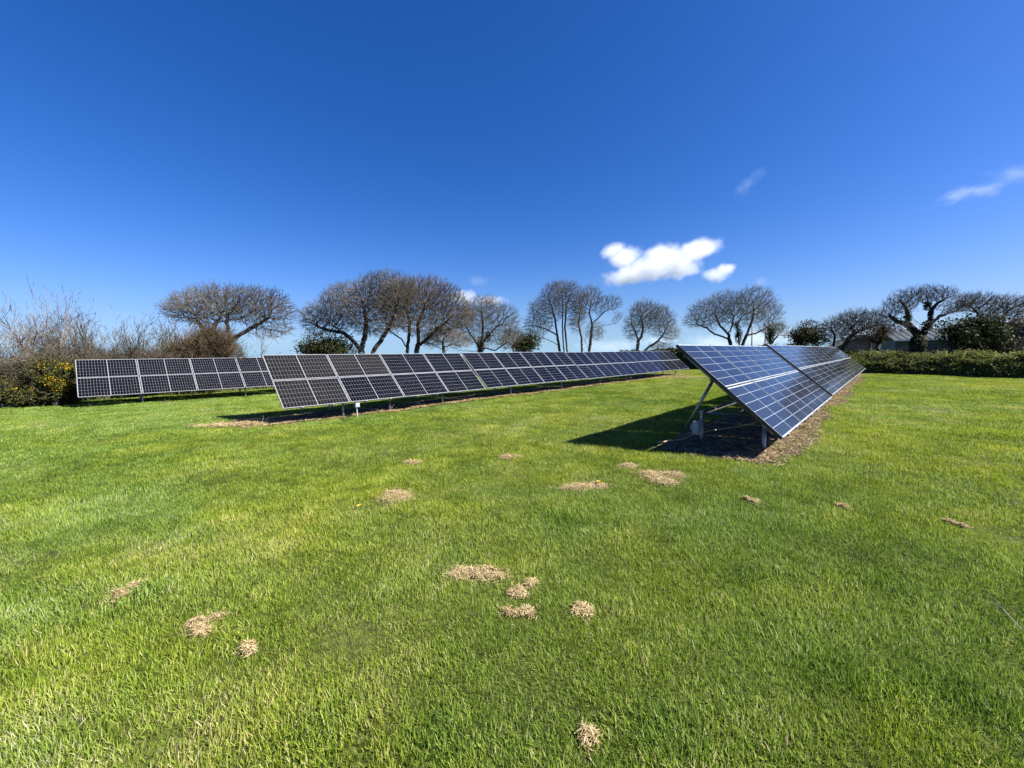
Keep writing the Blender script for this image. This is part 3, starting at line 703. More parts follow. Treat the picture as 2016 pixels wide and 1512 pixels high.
def bare_tree(name, label, D, polys, blobs, seed, trunk_r, mats=('bark', 'twig'), n_att=900, step=.30, jit=.30, up=.12, lean=0.0, twigs=2, tl=(.26, .60), trad=.0078, p_exp=2.45, shell=.32, ivy=None, group='bare winter trees along the field edge', cat='tree', depth_k=.85):
    r = np.random.default_rng(seed); sc = D / 30.0
    W = []; DP = []
    for pl in polys:
        dz = r.uniform(-.28, .28); d0 = D
        seen = [(math.hypot(x2 - pl[0][0], y2 - pl[0][1]), dd_) for (x2, y2, dd_) in DP]
        if seen and min(seen)[0] < 9: d0 = min(seen)[1]
        W.append([at(x, y, d0 + dz * k) for k, (x, y) in enumerate(pl)]); DP += [(x, y, d0 + dz * k) for k, (x, y) in enumerate(pl)]
    base = W[0][0].copy(); 
    A = blob_points(blobs, D, int(n_att * 5.5), r, shell, depth_k); stp = step * .56 * sc ** .5
    P, par = colonize(W, A, stp, 9.0, stp * 1.2, 150, r, jit, (lean, 0, up))
    n = len(P); tip = .0085; rr = np.zeros(n); kids = np.zeros(n, int)
    for i in range(n - 1, -1, -1):
        rr[i] = rr[i] ** (1 / p_exp) if rr[i] > 0 else tip
        if par[i] >= 0: rr[par[i]] += rr[i] ** p_exp; kids[par[i]] += 1
    k_ = 1.25 * trunk_r / rr[0]; thick = rr > tip * 3.0
    rr = np.where(thick, rr * (1 + (k_ - 1) * np.clip((rr - 3 * tip) / (rr[0] - 3 * tip + 1e-6), 0, 1)), rr)
    root = empty(name, (base[0], base[1], 0)); tag(root, label, cat, group)
    inv = np.array([base[0], base[1], 0])
    ok = par >= 0; c_, q_ = np.where(ok)[0], par[ok]; w = rr[c_]
    big_ = w > .045
    parts = []
    if big_.any(): parts.append(tubes(P[q_[big_]], P[c_[big_]], np.minimum(rr[q_[big_]], w[big_] * 1.6), w[big_], 8))
    nroots = [0] + [i for i in range(1, n) if par[i] < 0]
    g0 = P[nroots] * np.array([1, 1, 0]) + np.array([0, 0, -.3]); lowm = P[nroots][:, 2] < 2.2
    if lowm.any(): parts.append(tubes(g0[lowm], P[nroots][lowm], rr[nroots][lowm] * 1.35, rr[nroots][lowm], 8))
    V, Q = join_np(parts); mobj('trunk', mesh_np('trunk', V - inv, [Q], M[mats[0]], True), root)
    sm = ~big_; parts = [tubes(P[q_[sm]], P[c_[sm]], np.minimum(rr[q_[sm]], w[sm] * 1.7), w[sm], 3)]
    thin = np.where(ok & (rr < .030))[0]; d = P[thin] - P[par[thin]]; d /= np.maximum(np.linalg.norm(d, axis=1, keepdims=True), 1e-6)
    cen = P.mean(0) - np.array([0, 0, .8])
    parts += twig_set(P[thin], d, r, twigs, tl[0] * sc ** .5, tl[1] * sc ** .5, trad * sc ** .3, (lean * .6, 0, .10), .38, cen)
    V, Q = join_np(parts); mobj('crown', mesh_np('crown', V - inv, [Q], M[mats[1]], False), root)
    if ivy:
        C = np.concatenate([blob_points([b_], D, k2, r, .5, .8) for b_, k2 in [(b4, int(k4 * 1.7)) for b4, k4 in ivy]])
        V, Q, T = leaf_cloud(C, .06, r); mobj('ivy', mesh_np('ivy', V - inv, [Q], M['ivy'], False, attrs={'tint': T}), root)
    return root

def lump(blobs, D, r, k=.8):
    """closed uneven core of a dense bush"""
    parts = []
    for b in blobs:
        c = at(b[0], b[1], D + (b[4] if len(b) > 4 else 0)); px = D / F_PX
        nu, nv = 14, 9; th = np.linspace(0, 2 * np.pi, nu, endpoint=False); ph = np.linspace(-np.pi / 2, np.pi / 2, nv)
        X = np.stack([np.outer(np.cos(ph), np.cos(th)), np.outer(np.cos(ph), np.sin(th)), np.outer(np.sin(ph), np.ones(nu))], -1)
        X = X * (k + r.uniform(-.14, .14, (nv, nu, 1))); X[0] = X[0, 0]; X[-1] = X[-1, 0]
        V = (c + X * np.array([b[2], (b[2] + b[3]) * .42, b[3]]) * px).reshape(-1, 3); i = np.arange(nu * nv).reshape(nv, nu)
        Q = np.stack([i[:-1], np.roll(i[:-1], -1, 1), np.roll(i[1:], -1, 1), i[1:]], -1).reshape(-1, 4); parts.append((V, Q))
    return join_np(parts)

def bush(name, label, D, blobs, seed, mat, n, size, flowers=0, twigs=0, group=None, cat='bush', stem=True, core=.52, fl_dir=None):
    r = np.random.default_rng(seed); c0 = at(blobs[0][0], blobs[0][1], D); base = np.array([c0[0], c0[1], 0.0])
    root = empty(name, tuple(base)); tag(root, label, cat, group)
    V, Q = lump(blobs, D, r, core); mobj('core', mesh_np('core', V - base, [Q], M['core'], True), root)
    C = blob_points(blobs, D, n, r, .30, .85, .95) + r.normal(0, size * 1.1, (n, 3)); C = C[C[:, 2] > -.12]
    V, Q, T = leaf_cloud(C, size, r); mobj('foliage', mesh_np('foliage', V - base, [Q], M[mat], False, attrs={'tint': T}), root)
    if flowers:
        C = blob_points(blobs, D, flowers * 5, r, .06, .9); cl = vnoise(C[:, 0] * 2.6, C[:, 2] * 2.6 + C[:, 1], seed); o_ = np.argsort(-(cl + .10 * C[:, 2] + r.uniform(0, .25, len(C))))[:flowers]
        V, Q, T = leaf_cloud(C[o_] + r.normal(0, .03, (flowers, 3)), .032, r); mobj('flowers', mesh_np('flowers', V - base, [Q], M['flower'], False, attrs={'tint': T}), root)
    if stem:
        pts = np.array([at(b[0], b[1], D) for b in blobs]); g0 = np.repeat(base[None], len(pts), 0) + np.array([0, 0, -.2])
        V, Q = tubes(g0, pts, np.full(len(pts), .07), np.full(len(pts), .03), 6); mobj('stem', mesh_np('stem', V - base, [Q], M['bark_dark'], True), root)
    if twigs:
        C = blob_points(blobs, D, twigs, r, .12, .85); d = C - np.array([at(b[0], b[1] + b[3] * .5, D) for b in blobs]).mean(0); d /= np.linalg.norm(d, axis=1, keepdims=True)
        V, Q = join_np(twig_set(C, d, r, 1, .25, .6, .010, (0, 0, .25), .35, base)); tag(mobj('twigs', mesh_np('twigs', V - base, [Q], M['twig_dark'], False), root), kind='stuff')
    return root

def bare_shrub(name, label, D, x0, x1, base_y, top_y, seed, n_stem=26, mat='twig', lean=.18, sub=4, srad=.026, group='bare shrubs of the left hedgerow', fan=.35):
    """many stems from one stool, each with side shoots"""
    r = np.random.default_rng(seed); b0 = at((x0 + x1) / 2, base_y, D); base = np.array([b0[0], b0[1], 0.0]); px = D / F_PX
    wide = (x1 - x0) * px; high = at((x0 + x1) / 2, top_y, D)[2]
    root = empty(name, tuple(base)); tag(root, label, 'shrub', group)
    S0, S1, A0, A1 = [], [], [], []; T0, TD = [], []
    for i in range(n_stem):
        p = base + np.array([r.uniform(-.5, .5) * wide * .75, r.uniform(-.5, .5) * min(wide, 1.6), -.1]); H = high * r.uniform(.45, 1.0) ** .8
        d = np.array([r.normal(lean, fan), r.normal(0, fan), 1.0]); d /= np.linalg.norm(d); ns = 9; rd = srad * r.uniform(.6, 1.5)
        for k in range(ns):
            q = p + d * H / ns; f0, f1 = 1 - k / ns * .66, 1 - (k + 1) / ns * .66
            S0.append(p); S1.append(q); A0.append(rd * f0); A1.append(rd * f1)
            if k >= 1:
                for _ in range(sub if k > 2 else 2):
                    pp = p + (q - p) * r.uniform(); dd = d + r.normal(0, .55, 3) + np.array([lean * .4, 0, .15]); dd /= np.linalg.norm(dd); L = H * r.uniform(.06, .17)
                    m1 = pp + dd * L; d2 = dd + r.normal(0, .3, 3) + np.array([0, 0, .25]); d2 /= np.linalg.norm(d2); m2 = m1 + d2 * L * .9
                    S0 += [pp, m1]; S1 += [m1, m2]; A0 += [rd * f0 * .5, rd * f0 * .38]; A1 += [rd * f0 * .38, rd * f0 * .22]
                    T0 += [m1, m2]; TD += [dd, d2]
            d = d + r.normal(0, .10, 3) + np.array([0, 0, .03]); d /= np.linalg.norm(d); p = q
    V, Q = tubes(S0, S1, np.array(A0), np.array(A1), 4); tag(mobj('stems', mesh_np('stems', V - base, [Q], M[mat], True), root), kind='stuff')
    V, Q = join_np(twig_set(np.array(T0), np.array(TD), r, 1, .16, .42, .0085, (lean * .4, 0, .2), .35, base + np.array([0, 0, high * .3])))
    tag(mobj('twigs', mesh_np('twigs', V - base, [Q], M[mat], False), root), kind='stuff')
    return root

def scrub(name, label, D, blobs, seed, mat, n, length, rad, lean=(0, 0, .2), leaves=0, leafmat='olive', group='dense scrub of the left hedgerow'):
    """tangle of bramble and thorn twigs"""
    r = np.random.default_rng(seed); c0 = at(blobs[0][0], blobs[0][1], D); base = np.array([c0[0], c0[1], 0.0]); root = empty(name, tuple(base)); tag(root, label, 'scrub', group)
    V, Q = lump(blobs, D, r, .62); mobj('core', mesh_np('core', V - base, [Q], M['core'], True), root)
    C = blob_points(blobs, D, n, r, .30, .85); v = r.normal(0, 1, (n, 3)) * np.array([1, 1, .7]) + np.array(lean) * 2; v /= np.linalg.norm(v, axis=1, keepdims=True)
    parts = []; p = C; d = v
    for k in range(4):
        L = length * r.uniform(.6, 1.3, (n, 1)) / 4; q = p + d * L; parts.append(tubes(p, q, np.full(n, rad * (1 - k * .2)), np.full(n, rad * (.8 - k * .2)), 3)); d = d + r.normal(0, .35, (n, 3)) + np.array([0, 0, -.06]); d /= np.linalg.norm(d, axis=1, keepdims=True); p = q
    V, Q = join_np(parts); tag(mobj('twigs', mesh_np('twigs', V - base, [Q], M[mat], False), root), kind='stuff')
    if leaves:
        C = blob_points(blobs, D, leaves, r, .2, .85); V, Q, T = leaf_cloud(C, .05, r); mobj('foliage', mesh_np('foliage', V - base, [Q], M[leafmat], False, attrs={'tint': T}), root)
    return root

# ---- the trees of the far boundary, left to right
bare_tree('oak_tree', 'spreading grey oak leaning right behind the left table, flat wide crown', 23,
  [[(428, 735), (428, 690), (449, 669), (470, 660), (480, 655)], [(449, 669), (450, 655), (446, 635), (450, 618)], [(428, 690), (404, 660), (395, 640), (385, 622)], [(404, 660), (417, 648), (430, 632), (440, 612)], [(480, 655), (505, 640), (530, 625)]],
  [(440, 600, 100, 36), (395, 608, 70, 34), (500, 603, 72, 36), (545, 615, 36, 26), (530, 650, 46, 18), (352, 612, 26, 18)], 31, .17, n_att=1250, lean=.12)
bare_tree('oak_tree', 'tallest broad oak of the far edge, two dark trunks forking low', 28,
  [[(713, 735), (711, 692), (698, 674), (677, 655), (655, 642)], [(711, 692), (719, 660), (721, 630), (715, 600)], [(735, 735), (734, 693), (754, 664), (765, 644), (778, 622), (782, 600)], [(765, 644), (795, 640), (815, 630)], [(677, 655), (645, 650), (620, 640)]],
  [(655, 622, 62, 30), (700, 600, 70, 42), (755, 580, 62, 42), (778, 572, 40, 32), (630, 640, 36, 20), (735, 620, 60, 40)], 32, .24, ('bark_dark', 'twig'), n_att=3000, trad=.0085)
bare_tree('oak_tree', 'domed brownish oak touching the tallest one on its right', 30,
  [[(801, 735), (802, 693), (805, 660), (807, 638), (800, 610)], [(818, 735), (820, 693), (824, 672), (822, 640), (835, 605)], [(824, 680), (845, 664), (862, 647), (880, 632)], [(802, 685), (790, 668), (770, 654), (758, 640)]],
  [(825, 595, 66, 46), (870, 602, 50, 42), (790, 600, 44, 42), (900, 622, 36, 30), (840, 630, 70, 34), (845, 572, 46, 24)], 33, .19, ('bark_dark', 'twig_brown'), n_att=2800, trad=.0085)
bare_tree('thorn_tree', 'low pale thorn tree between the domed oak and the ivy clad one', 32,
  [[(874, 735), (874, 692), (872, 672)]], [(875, 664, 36, 20), (850, 672, 20, 14), (905, 672, 22, 14)], 34, .11, ('bark', 'twig_pale'), n_att=420, step=.24)
bare_tree('ash_tree', 'grey rounded tree with ivy on its lower trunk, right of domed oak', 35,
  [[(946, 735), (945, 692), (949, 676), (951, 640), (948, 610)], [(945, 688), (931, 664), (918, 645)], [(949, 676), (963, 659), (980, 640)], [(945, 692), (905, 690), (890, 682)], [(949, 684), (975, 690), (1000, 672)]],
  [(950, 622, 50, 36), (925, 640, 38, 30), (985, 630, 38, 32), (1000, 655, 24, 24), (955, 605, 30, 20), (960, 660, 55, 22)], 35, .17, ('bark_dark', 'twig'), n_att=1000,
  ivy=[((946, 680, 9, 18), 500), ((960, 662, 8, 12), 220)])
bush('ivy_bush', 'dark ivy covered stump between grey rounded tree and tall slender trio', 39, [(1040, 672, 20, 17), (1028, 682, 22, 14)], 36, 'ivy', 3000, .10, twigs=260, group='dark evergreen bushes along the field edge')
bare_tree('thorn_tree', 'twiggy pale thorn left of the dark ivy covered stump', 38, [[(1012, 735), (1012, 695), (1008, 676)]], [(1010, 664, 22, 16), (1000, 678, 16, 12)], 37, .07, ('bark', 'twig'), n_att=260, step=.24)
bare_tree('sycamore_tree', 'tall slender three trunked tree with fan shaped crown', 44,
  [[(1103, 735), (1102, 691), (1097, 660), (1093, 630), (1085, 600), (1078, 580)], [(1110, 735), (1110, 691), (1107, 645), (1108, 612), (1107, 580)], [(1118, 735), (1117, 691), (1112, 645), (1115, 602), (1124, 575)], [(1097, 660), (1075, 648), (1050, 640)], [(1100, 680), (1078, 668), (1052, 662)]],
  [(1098, 592, 36, 36), (1120, 585, 28, 30), (1075, 612, 34, 28), (1060, 640, 30, 20), (1055, 662, 22, 9), (1130, 620, 14, 24), (1105, 572, 30, 18)], 38, .16, ('bark_dark', 'twig'), n_att=1300, jit=.14, up=.10, tl=(.25, .6), step=.27)
bare_tree('sycamore_tree', 'thin crooked tree right beside the three trunked one', 44,
  [[(1146, 735), (1146, 691), (1144, 660), (1139, 637), (1143, 612)]], [(1141, 612, 13, 30), (1135, 640, 12, 16), (1150, 590, 10, 14)], 39, .09, ('bark_dark', 'twig'), n_att=300, jit=.2)
bare_tree('sycamore_tree', 'slender tree with a side branch reaching far right, beside the trio', 45,
  [[(1159, 735), (1160, 691), (1164, 660), (1166, 637), (1160, 618), (1163, 595)], [(1166, 637), (1187, 617), (1205, 605)], [(1166, 645), (1190, 640), (1215, 636)], [(1160, 690), (1152, 670), (1155, 655)]],
  [(1163, 586, 22, 22), (1178, 600, 20, 20), (1203, 598, 20, 15), (1217, 622, 9, 8), (1172, 650, 18, 20), (1150, 610, 10, 20)], 40, .13, ('bark_dark', 'twig'), n_att=700, jit=.16)
bare_tree('oak_tree', 'small round crowned oak with a low arching second stem', 50,
  [[(1253, 735), (1254, 691), (1257, 671), (1263, 663), (1266, 645), (1262, 625)], [(1268, 735), (1268, 691), (1279, 682), (1296, 671), (1308, 655)], [(1257, 671), (1250, 650), (1243, 638)]],
  [(1268, 618, 30, 26), (1250, 645, 22, 26), (1300, 635, 28, 28), (1318, 655, 18, 18), (1285, 625, 35, 28), (1300, 680, 24, 9)], 41, .22, ('bark_dark', 'twig'), n_att=900, jit=.38, step=.27)
bare_tree('oak_tree', 'broad fan crowned oak rising behind the nearest right hand table', 41,
  [[(1440, 740), (1438, 677), (1434, 658), (1418, 642), (1408, 620)], [(1438, 670), (1427, 664), (1407, 658), (1392, 646), (1372, 638)], [(1434, 658), (1440, 645), (1445, 622)], [(1455, 740), (1455, 677), (1453, 658), (1450, 640), (1463, 620)], [(1464, 740), (1462, 677), (1473, 653), (1482, 627), (1484, 608)], [(1473, 660), (1492, 655), (1508, 645), (1522, 636)]],
  [(1395, 618, 40, 28), (1430, 602, 40, 28), (1484, 594, 38, 28), (1512, 615, 26, 24), (1372, 632, 26, 14), (1455, 615, 55, 28), (1525, 640, 18, 16)], 42, .23, ('bark_dark', 'twig'), n_att=1400, jit=.34, ivy=[((1454, 660, 7, 18), 500), ((1449, 640, 6, 8), 150)])
bare_tree('thorn_tree', 'ivy wrapped pollard with few twigs, left of the round evergreen', 38,
  [[(1517, 735), (1517, 682), (1516, 662), (1518, 645)], [(1517, 680), (1527, 665), (1535, 655)]], [(1526, 648, 18, 14), (1508, 650, 12, 12), (1538, 655, 14, 14)], 43, .14, ('bark_dark', 'twig'), n_att=330, ivy=[((1517, 660, 8, 20), 900)])
bush('evergreen_bush', 'round dark evergreen bush behind the right hand row', 35, [(1588, 658, 27, 22), (1575, 668, 18, 16), (1604, 666, 16, 16)], 44, 'evergreen', 4200, .085, twigs=420, group='dark evergreen bushes along the field edge')
bare_tree('oak_tree', 'low tangled oak with several crooked stems, left of the white verge', 32,
  [[(1642, 740), (1641, 684), (1644, 662), (1636, 648)], [(1660, 740), (1660, 684), (1672, 666), (1683, 655), (1675, 645), (1691, 630)], [(1712, 740), (1712, 680), (1711, 660), (1698, 646)], [(1683, 655), (1702, 648), (1722, 640)]],
  [(1690, 630, 40, 18), (1655, 645, 34, 22), (1722, 640, 28, 22), (1700, 652, 50, 22), (1640, 660, 24, 18)], 45, .15, ('bark_dark', 'twig_dark'), n_att=1000, jit=.42, step=.26)
bare_tree('thorn_tree', 'leaning black ivy clad stump by the white verge', 31, [[(1724, 740), (1727, 688), (1733, 666), (1740, 648)]], [(1738, 648, 12, 10), (1728, 664, 14, 10)], 46, .13, ('bark_dark', 'twig_dark'), n_att=150, ivy=[((1738, 652, 7, 9), 420), ((1732, 668, 8, 10), 420), ((1722, 670, 8, 6), 180)])
bare_tree('oak_tree', 'thick trunked gnarled oak standing before the green shed', 28.5,
  [[(1806, 745), (1806, 690), (1808, 662), (1801, 651), (1786, 639), (1789, 622), (1784, 608), (1772, 590)], [(1808, 664), (1811, 640), (1800, 628), (1790, 618)], [(1808, 668), (1818, 655), (1831, 632), (1834, 608), (1824, 596)], [(1834, 612), (1845, 597), (1858, 590)], [(1818, 655), (1830, 640), (1850, 622), (1889, 612), (1905, 600)], [(1786, 639), (1765, 632), (1752, 622)]],
  [(1775, 600, 32, 18), (1800, 585, 36, 16), (1840, 580, 38, 14), (1862, 585, 22, 14), (1755, 616, 24, 14), (1880, 605, 30, 14), (1770, 640, 20, 14), (1905, 592, 22, 14)], 47, .36, ('bark_dark', 'twig_dark'), n_att=1150, jit=.40, ivy=[((1807, 680, 13, 22), 900), ((1825, 642, 10, 12), 260), ((1826, 602, 8, 10), 200), ((1787, 624, 6, 14), 160)])
bare_tree('thorn_tree', 'windswept twiggy thorn streaming right above the dark evergreen mass', 26.5,
  [[(1938, 745), (1938, 690), (1944, 650), (1950, 625)], [(1944, 655), (1965, 630), (1985, 612)], [(1944, 660), (1975, 645), (2005, 632)], [(1942, 640), (1925, 615), (1912, 604)]],
  [(1975, 606, 44, 22), (2010, 612, 30, 22), (1925, 598, 32, 18), (1990, 630, 40, 16), (1950, 600, 30, 16)], 48, .15, ('bark_dark', 'twig_dark'), n_att=1100, lean=.35, jit=.22)
bush('evergreen_bush', 'big dark evergreen mass hiding the shed near right edge', 25.5, [(1905, 668, 42, 30), (1945, 655, 34, 36), (1880, 650, 30, 18), (1965, 678, 30, 26), (1925, 640, 28, 20)], 49, 'ivy', 9000, .085, twigs=500, group='dark evergreen bushes along the field edge')
bush('evergreen_bush', 'low grey green shrub right of the big dark evergreen mass', 25.0, [(1985, 688, 24, 18), (1965, 692, 18, 12)], 50, 'olive', 1800, .06, twigs=500, group='dark evergreen bushes along the field edge')
bush('evergreen_bush', 'rounded dark bush half hidden behind the near left end of middle row', 27.5, [(640, 682, 44, 24), (612, 690, 26, 14), (668, 690, 28, 20)], 51, 'evergreen', 5200, .075, twigs=350, group='dark evergreen bushes along the field edge')

# ---- left hedgerow
for i, (D, x0, x1, by, ty, mt, ns, ln, lab) in enumerate([
  (17.0, -70, 30, 792, 640, 'twig_dark', 17, .10, 'dark bare shrub cut by the left edge of view'),
  (17.4, 20, 75, 790, 592, 'twig_pale', 10, .06, 'pale tall bare shrub, second from left edge'),
  (17.8, 60, 135, 790, 578, 'twig_pale', 14, .10, 'tallest pale bare shrub above the flowering gorse'),
  (18.2, 115, 175, 786, 612, 'twig', 14, .22, 'bare shrub right of the tallest, leaning over left table'),
  (18.8, 185, 262, 780, 625, 'twig', 19, .16, 'grey bare shrub above the left half of left table'),
  (19.6, 250, 305, 775, 640, 'twig', 16, .10, 'grey bare shrub above the middle of left table'),
  (20.4, 312, 352, 770, 628, 'twig', 9, .08, 'slim bare shrub left of the leaning oak'),
  (24.5, 455, 520, 745, 640, 'twig', 9, .05, 'faint thin shrub under the right branches of leaning oak'),
  ]):
    bare_shrub('bare_shrub', lab, D, x0, x1, by, ty, 60 + i, ns, mt, ln)
scrub('bramble_scrub', 'brown bramble thicket at the foot of leaning oak', 20.8, [(395, 695, 46, 22), (350, 702, 36, 16), (428, 698, 22, 20), (410, 675, 22, 20)], 80, 'twig_brown', 3600, 1.0, .010, (.9, 0, 1.0), 700)
bare_shrub('bare_shrub', 'brown swept shrub in front of the leaning oak trunk', 21.0, 335, 425, 770, 632, 95, 48, 'twig_brown', .42, 5)
scrub('bramble_scrub', 'grey brown thicket along the top of left table', 19.0, [(230, 722, 70, 22), (165, 720, 40, 22), (300, 720, 46, 20)], 81, 'twig', 3600, .8, .009, (.2, 0, .5), 900)
scrub('bramble_scrub', 'dark tangled thicket left of the gorse', 16.6, [(40, 742, 62, 38), (-40, 742, 60, 42), (95, 712, 40, 18)], 82, 'twig', 3200, .75, .009, (.2, 0, .25), 1500)
scrub('bramble_scrub', 'brown thicket between the gorse and the left table', 16.9, [(140, 752, 26, 40), (120, 775, 30, 18)], 83, 'twig_brown', 3000, .6, .008, (.1, 0, .3), 500)
bush('gorse_bush', 'gorse bush full of yellow flowers beside the left table', 16.0, [(104, 738, 30, 30), (94, 768, 30, 18), (122, 730, 18, 16), (84, 735, 18, 18)], 84, 'gorse', 6500, .04, flowers=1300, twigs=250, group='gorse in the left hedgerow')
bush('gorse_bush', 'lower gorse bush with few yellow flowers at left edge', 15.6, [(12, 768, 30, 24), (-40, 762, 34, 28), (45, 782, 24, 12)], 85, 'gorse', 4200, .045, flowers=160, twigs=150, group='gorse in the left hedgerow')

# ---- low hedge closing the far side behind the rows, and the grassy bank on the right
def bank(name, label, P0, P1, height, width, seed, n_leaf, size, leafmat, group=None, tuss=0):
    r = np.random.default_rng(seed); P0, P1 = np.array(P0, float), np.array(P1, float); L = np.linalg.norm(P1 - P0); t_ = (P1 - P0) / L; s_ = np.array([-t_[1], t_[0]])
    nu = int(L / .35) + 2; nv = 13; V = np.zeros((nu, nv, 3)); prof = np.linspace(-1, 1, nv)
    zt = vnoise(np.arange(nu) * .23, np.zeros(nu), seed) * .16 + .90; ww = vnoise(np.arange(nu) * .19, np.ones(nu) * 3, seed + 1) * .4 + .8
    for i in range(nu):
        for j, p in enumerate(prof):
            z = height * zt[i] * (1 - abs(p) ** 1.9) ** .85 if abs(p) < 1 else 0; bul = 1 + .12 * math.sin(3.1 * i * .35 + j) * (1 - abs(p))
            q = P0 + t_ * L * i / (nu - 1) + s_ * p * width / 2 * ww[i] * bul; V[i, j] = (q[0], q[1], z + r.normal(0, .05) * (abs(p) < 1) - .22 * (abs(p) == 1))
    base = np.array([P0[0], P0[1], 0.0]); root = empty(name, tuple(base)); tag(root, label, 'hedge', group)
    id_ = np.arange(nu * nv).reshape(nu, nv); Q = np.stack([id_[:-1, :-1], id_[1:, :-1], id_[1:, 1:], id_[:-1, 1:]], -1).reshape(-1, 4)
    mobj('earth_bank', mesh_np('earth_bank', V.reshape(-1, 3) - base, [Q], M['earthbank'], True), root)
    # tussocks and leaves grow in ragged horizontal shelves
    iu = r.uniform(0, nu - 1.001, n_leaf); jv = r.uniform(0, nv - 1.001, n_leaf); i0, j0 = iu.astype(int), jv.astype(int); C = V[i0, j0] * (1 - (iu - i0))[:, None] + V[i0 + 1, j0] * (iu - i0)[:, None]
    C = C + (V[i0, j0 + 1] - V[i0, j0]) * (jv - j0)[:, None]
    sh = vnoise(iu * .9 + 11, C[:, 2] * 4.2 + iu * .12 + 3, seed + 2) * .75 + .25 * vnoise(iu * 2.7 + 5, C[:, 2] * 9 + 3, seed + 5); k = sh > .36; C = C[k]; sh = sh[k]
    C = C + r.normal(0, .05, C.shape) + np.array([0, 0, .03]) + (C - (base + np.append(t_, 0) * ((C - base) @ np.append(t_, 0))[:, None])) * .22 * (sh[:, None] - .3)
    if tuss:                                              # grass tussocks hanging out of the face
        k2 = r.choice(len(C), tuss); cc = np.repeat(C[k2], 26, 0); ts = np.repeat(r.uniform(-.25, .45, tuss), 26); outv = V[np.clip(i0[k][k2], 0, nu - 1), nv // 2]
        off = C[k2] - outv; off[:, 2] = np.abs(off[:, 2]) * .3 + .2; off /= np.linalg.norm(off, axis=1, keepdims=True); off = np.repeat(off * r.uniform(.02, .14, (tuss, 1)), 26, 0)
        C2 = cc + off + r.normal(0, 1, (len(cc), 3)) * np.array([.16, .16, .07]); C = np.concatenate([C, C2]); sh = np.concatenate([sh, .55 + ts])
    V2, Q2, T = leaf_cloud(C, size, r, .6); T = np.clip(T + np.repeat((sh - .55) * .7 + .12 * C[:, 2] / height, 4), 0, 1)  # tint rises with height: sunlit tops put into the leaf colour
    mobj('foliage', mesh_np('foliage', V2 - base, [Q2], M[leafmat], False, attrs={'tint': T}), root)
    k3 = r.choice(len(C), 420); dd_ = r.normal(0, .5, (420, 3)) + np.array([0, 0, .7]); dd_ /= np.linalg.norm(dd_, axis=1, keepdims=True)
    V3, Q3 = join_np(twig_set(C[k3], dd_, r, 1, .2, .65, .009, (0, 0, .3), .4, base)); tag(mobj('stray_shoots', mesh_np('stray_shoots', V3 - base, [Q3], M['twig_pale'], False), root), kind='stuff')
    return root
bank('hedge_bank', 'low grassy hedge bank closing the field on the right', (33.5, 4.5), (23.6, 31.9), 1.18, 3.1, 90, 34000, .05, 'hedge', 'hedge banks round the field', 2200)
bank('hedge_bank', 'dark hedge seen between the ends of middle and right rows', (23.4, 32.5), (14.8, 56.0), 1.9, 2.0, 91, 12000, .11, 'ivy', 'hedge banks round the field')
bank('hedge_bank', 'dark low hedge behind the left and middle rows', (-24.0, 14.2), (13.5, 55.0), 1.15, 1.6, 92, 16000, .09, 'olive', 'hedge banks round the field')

# ------------------------------------------------------------------ farm buildings behind the bank
def frame_from(px0, px1, D0, D1):
    a, b = at(px0, 690, D0)[:2], at(px1, 690, D1)[:2]; d = b - a; L = np.linalg.norm(d); return a, math.atan2(d[1], d[0]), L
a, rz, L = frame_from(1763, 1985, 36.0, 33.0)
sh = empty('farm_shed', (a[0], a[1], 0), rz); tag(sh, 'long dark green sheet clad shed behind the gnarled oak', 'shed')
hw = 2.35; dp = 6.0
b = MB(); b.box((L / 2, dp / 2, hw / 2), (L, dp, hw)); b.build('wall', M['shed_green'], sh)
n_ = int(L / 1.0)
for i in range(n_):
    b = MB(); b.box((L * (i + .5) / n_, -.03, hw / 2), (L / n_ - .05, .05, hw - .06)); o = b.build('cladding_sheet', M['shed_green'], sh)
b = MB(); b.box((L * .33, -.07, 1.0), (1.3, .03, 1.9)); b.build('door', M['barn'], sh)
for fx in (.12, .72):
    b = MB(); b.box((L * fx, -.07, 1.45), (1.2, .03, .7)); b.build('window', M['window'], sh)
b = MB(); v = [(-.25, -.3, hw), (L + .25, -.3, hw), (L + .25, dp / 2, hw + 1.0), (-.25, dp / 2, hw + 1.0), (-.25, dp + .3, hw), (L + .25, dp + .3, hw)]
v += [(x_, y_, z_ + .09) for x_, y_, z_ in v]
b.add(v, [(0, 1, 2, 3), (3, 2, 5, 4), (6, 9, 8, 7), (9, 10, 11, 8), (0, 6, 7, 1), (4, 5, 11, 10), (0, 3, 9, 6), (3, 4, 10, 9), (1, 7, 8, 2), (2, 8, 11, 5)]); rf = b.build('roof', M['shed_roof'], sh)
for i in range(int(L / .5)):
    b = MB(); x_ = .25 + i * .5; b.add([(x_ - .04, -.3, hw + .092), (x_ + .04, -.3, hw + .092), (x_ + .04, dp / 2, hw + 1.092), (x_ - .04, dp / 2, hw + 1.092), (x_ - .04, -.3, hw + .13), (x_ + .04, -.3, hw + .13), (x_ + .04, dp / 2, hw + 1.13), (x_ - .04, dp / 2, hw + 1.13)], [(4, 5, 6, 7), (0, 1, 5, 4), (1, 2, 6, 5), (3, 0, 4, 7)]); b.build('roof_rib', M['shed_roof'], rf)
b = MB(); b.box((L / 2, -.34, hw + .02), (L + .5, .06, .12)); b.build('gutter', M['white_paint'], sh)

